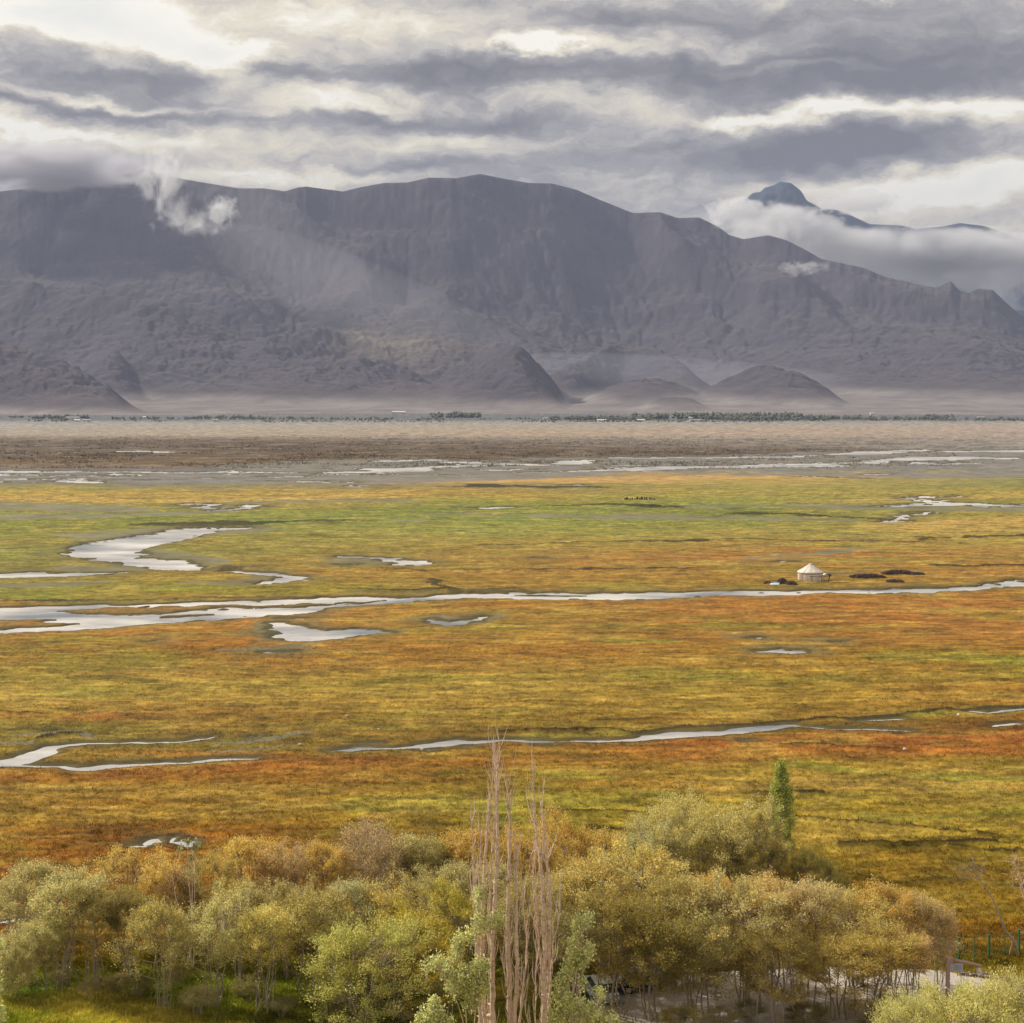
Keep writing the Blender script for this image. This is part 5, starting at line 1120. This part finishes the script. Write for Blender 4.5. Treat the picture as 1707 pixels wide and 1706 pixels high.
# ------------------------------------------------------------------ cloud lying on the mountains
def mist(px, py, Yd, rx, rz_, ry, dens, seed, thr=.5, sc_=2.0, stretch=(1, 1, 1), label='', col=(.96, .96, .97)):  # low clouds as noise volumes, set inside the haze box
    m, t, out = mat_new('mist_%d' % seed); ob = t.node('ShaderNodeTexCoord').outputs['Object']
    ob2 = t.vmath('ADD', t.vmath('MULTIPLY', ob, stretch), (seed * 3.7, seed * 1.3, 0)); n = t.noise(ob2, sc_, 6, .62, .6); r_ = t.vmath('LENGTH', ob)
    d = t.math('SUBTRACT', t.math('ADD', t.math('MULTIPLY', n, 4.2), -thr * 4.2 + .40), t.math('MULTIPLY', t.math('POWER', r_, 2.2), 1.25))
    d = t.math('MULTIPLY', t.math('MULTIPLY', d, 2.2, clamp=True), dens * .75)
    p = t.node('ShaderNodeVolumePrincipled'); p.inputs['Color'].default_value = (*col, 1); p.inputs['Anisotropy'].default_value = .45; t.l.new(d, p.inputs['Density']); t.l.new(p.outputs[0], out.inputs['Volume'])
    import bmesh
    me = bpy.data.meshes.new('mist'); bm = bmesh.new(); bmesh.ops.create_icosphere(bm, subdivisions=3, radius=1.0); bm.to_mesh(me); bm.free(); me.materials.append(m)
    o = bpy.data.objects.new('mist', me); COL.objects.link(o); k = Yd / F; o.location = ((px - CX) * k, Yd, HC + (YH - py) * k); o.scale = (rx * k, ry, rz_ * k)
    m.cycles.volume_step_rate = .7
    return tag(o, label, 'mist', kind='stuff')
mist(272, 300, 7500, 66, 78, 150, .016, 1, .53, 2.2, (1, 1, .6), 'pale column of cloud rising off the left summit')
mist(320, 362, 7100, 104, 56, 150, .013, 2, .56, 3.0, (1, 1, .55), 'torn ring of cloud hanging below the left summit')
mist(372, 350, 7050, 38, 36, 90, .020, 3, .50, 2.2, (1, 1, .8), 'small bright puff at the right side of the torn ring of cloud')
mist(70, 280, 8200, 250, 44, 420, .016, 4, .43, 2.2, (1, 1, .4), 'flat grey cloud lying over the left end of the mountain crest', (.72, .71, .75))
mist(1340, 447, 7400, 66, 20, 130, .014, 5, .54, 2.8, (1, 1, .5), 'small wisp of cloud on the right slope')
mist(1265, 388, 8700, 100, 38, 260, .010, 6, .50, 2.4, (1, 1, .5), 'cloud spilling over the right shoulder of the crest')
mist(1400, 428, 9500, 250, 66, 380, .010, 7, .43, 2.6, (1.4, 1, .5), 'left part of the long cloud bank behind the right ridge')
mist(1640, 450, 9550, 240, 72, 380, .010, 8, .43, 2.6, (1.4, 1, .5), 'right part of the long cloud bank behind the right ridge')
mist(1290, 376, 9450, 130, 46, 300, .014, 9, .43, 2.4, (1.2, 1, .6), 'rounded cloud in front of the foot of the far peak')
mist(1225, 350, 9450, 62, 24, 240, .016, 13, .43, 2.4, (1.2, 1, .6), 'cloud lapping the left foot of the far peak')
mist(1430, 338, 9700, 100, 24, 300, .014, 12, .47, 2.6, (1.2, 1, .6), 'bright cloud resting on the shoulder right of the far peak')
mist(1590, 418, 9450, 300, 44, 300, .016, 11, .42, 3.4, (1.4, 1, .5), 'bright upper edge of the long cloud bank behind the right ridge')
def veil(px, py, Yd, rx, rz_, ry, dens, tilt, label, col):  # thin volumes: light shafts shaped as slanting haze, and low dust haze
    import bmesh
    m, t, p = vol_mat('veil', col, dens); me = bpy.data.meshes.new('mist_veil'); bm = bmesh.new(); bmesh.ops.create_icosphere(bm, subdivisions=4, radius=1.0); bm.to_mesh(me); bm.free(); me.materials.append(m)
    o = bpy.data.objects.new('mist_veil', me); COL.objects.link(o); k = Yd / F; o.location = ((px - CX) * k, Yd, HC + (YH - py) * k); o.scale = (rx * k, ry, rz_ * k); o.rotation_euler = (0, R(tilt), 0)
    return tag(o, label, 'mist', kind='stuff')
veil(640, 520, 6900, 330, 70, 420, 1.9e-4, 24, 'slanting haze volume added as a light shaft before the central slopes', (.80, .78, .80))
veil(520, 440, 7300, 300, 60, 300, 1.4e-4, 40, 'fainter slanting haze volume added as a light shaft left of the middle', (.80, .78, .80))
veil(1130, 628, 6300, 330, 34, 420, 3.0e-4, 4, 'dusty haze lying low before the right hand foothills', (.72, .74, .84))
veil(1500, 650, 6600, 300, 30, 420, 3.0e-4, 3, 'dusty haze over the outwash plain at right', (.66, .70, .84))
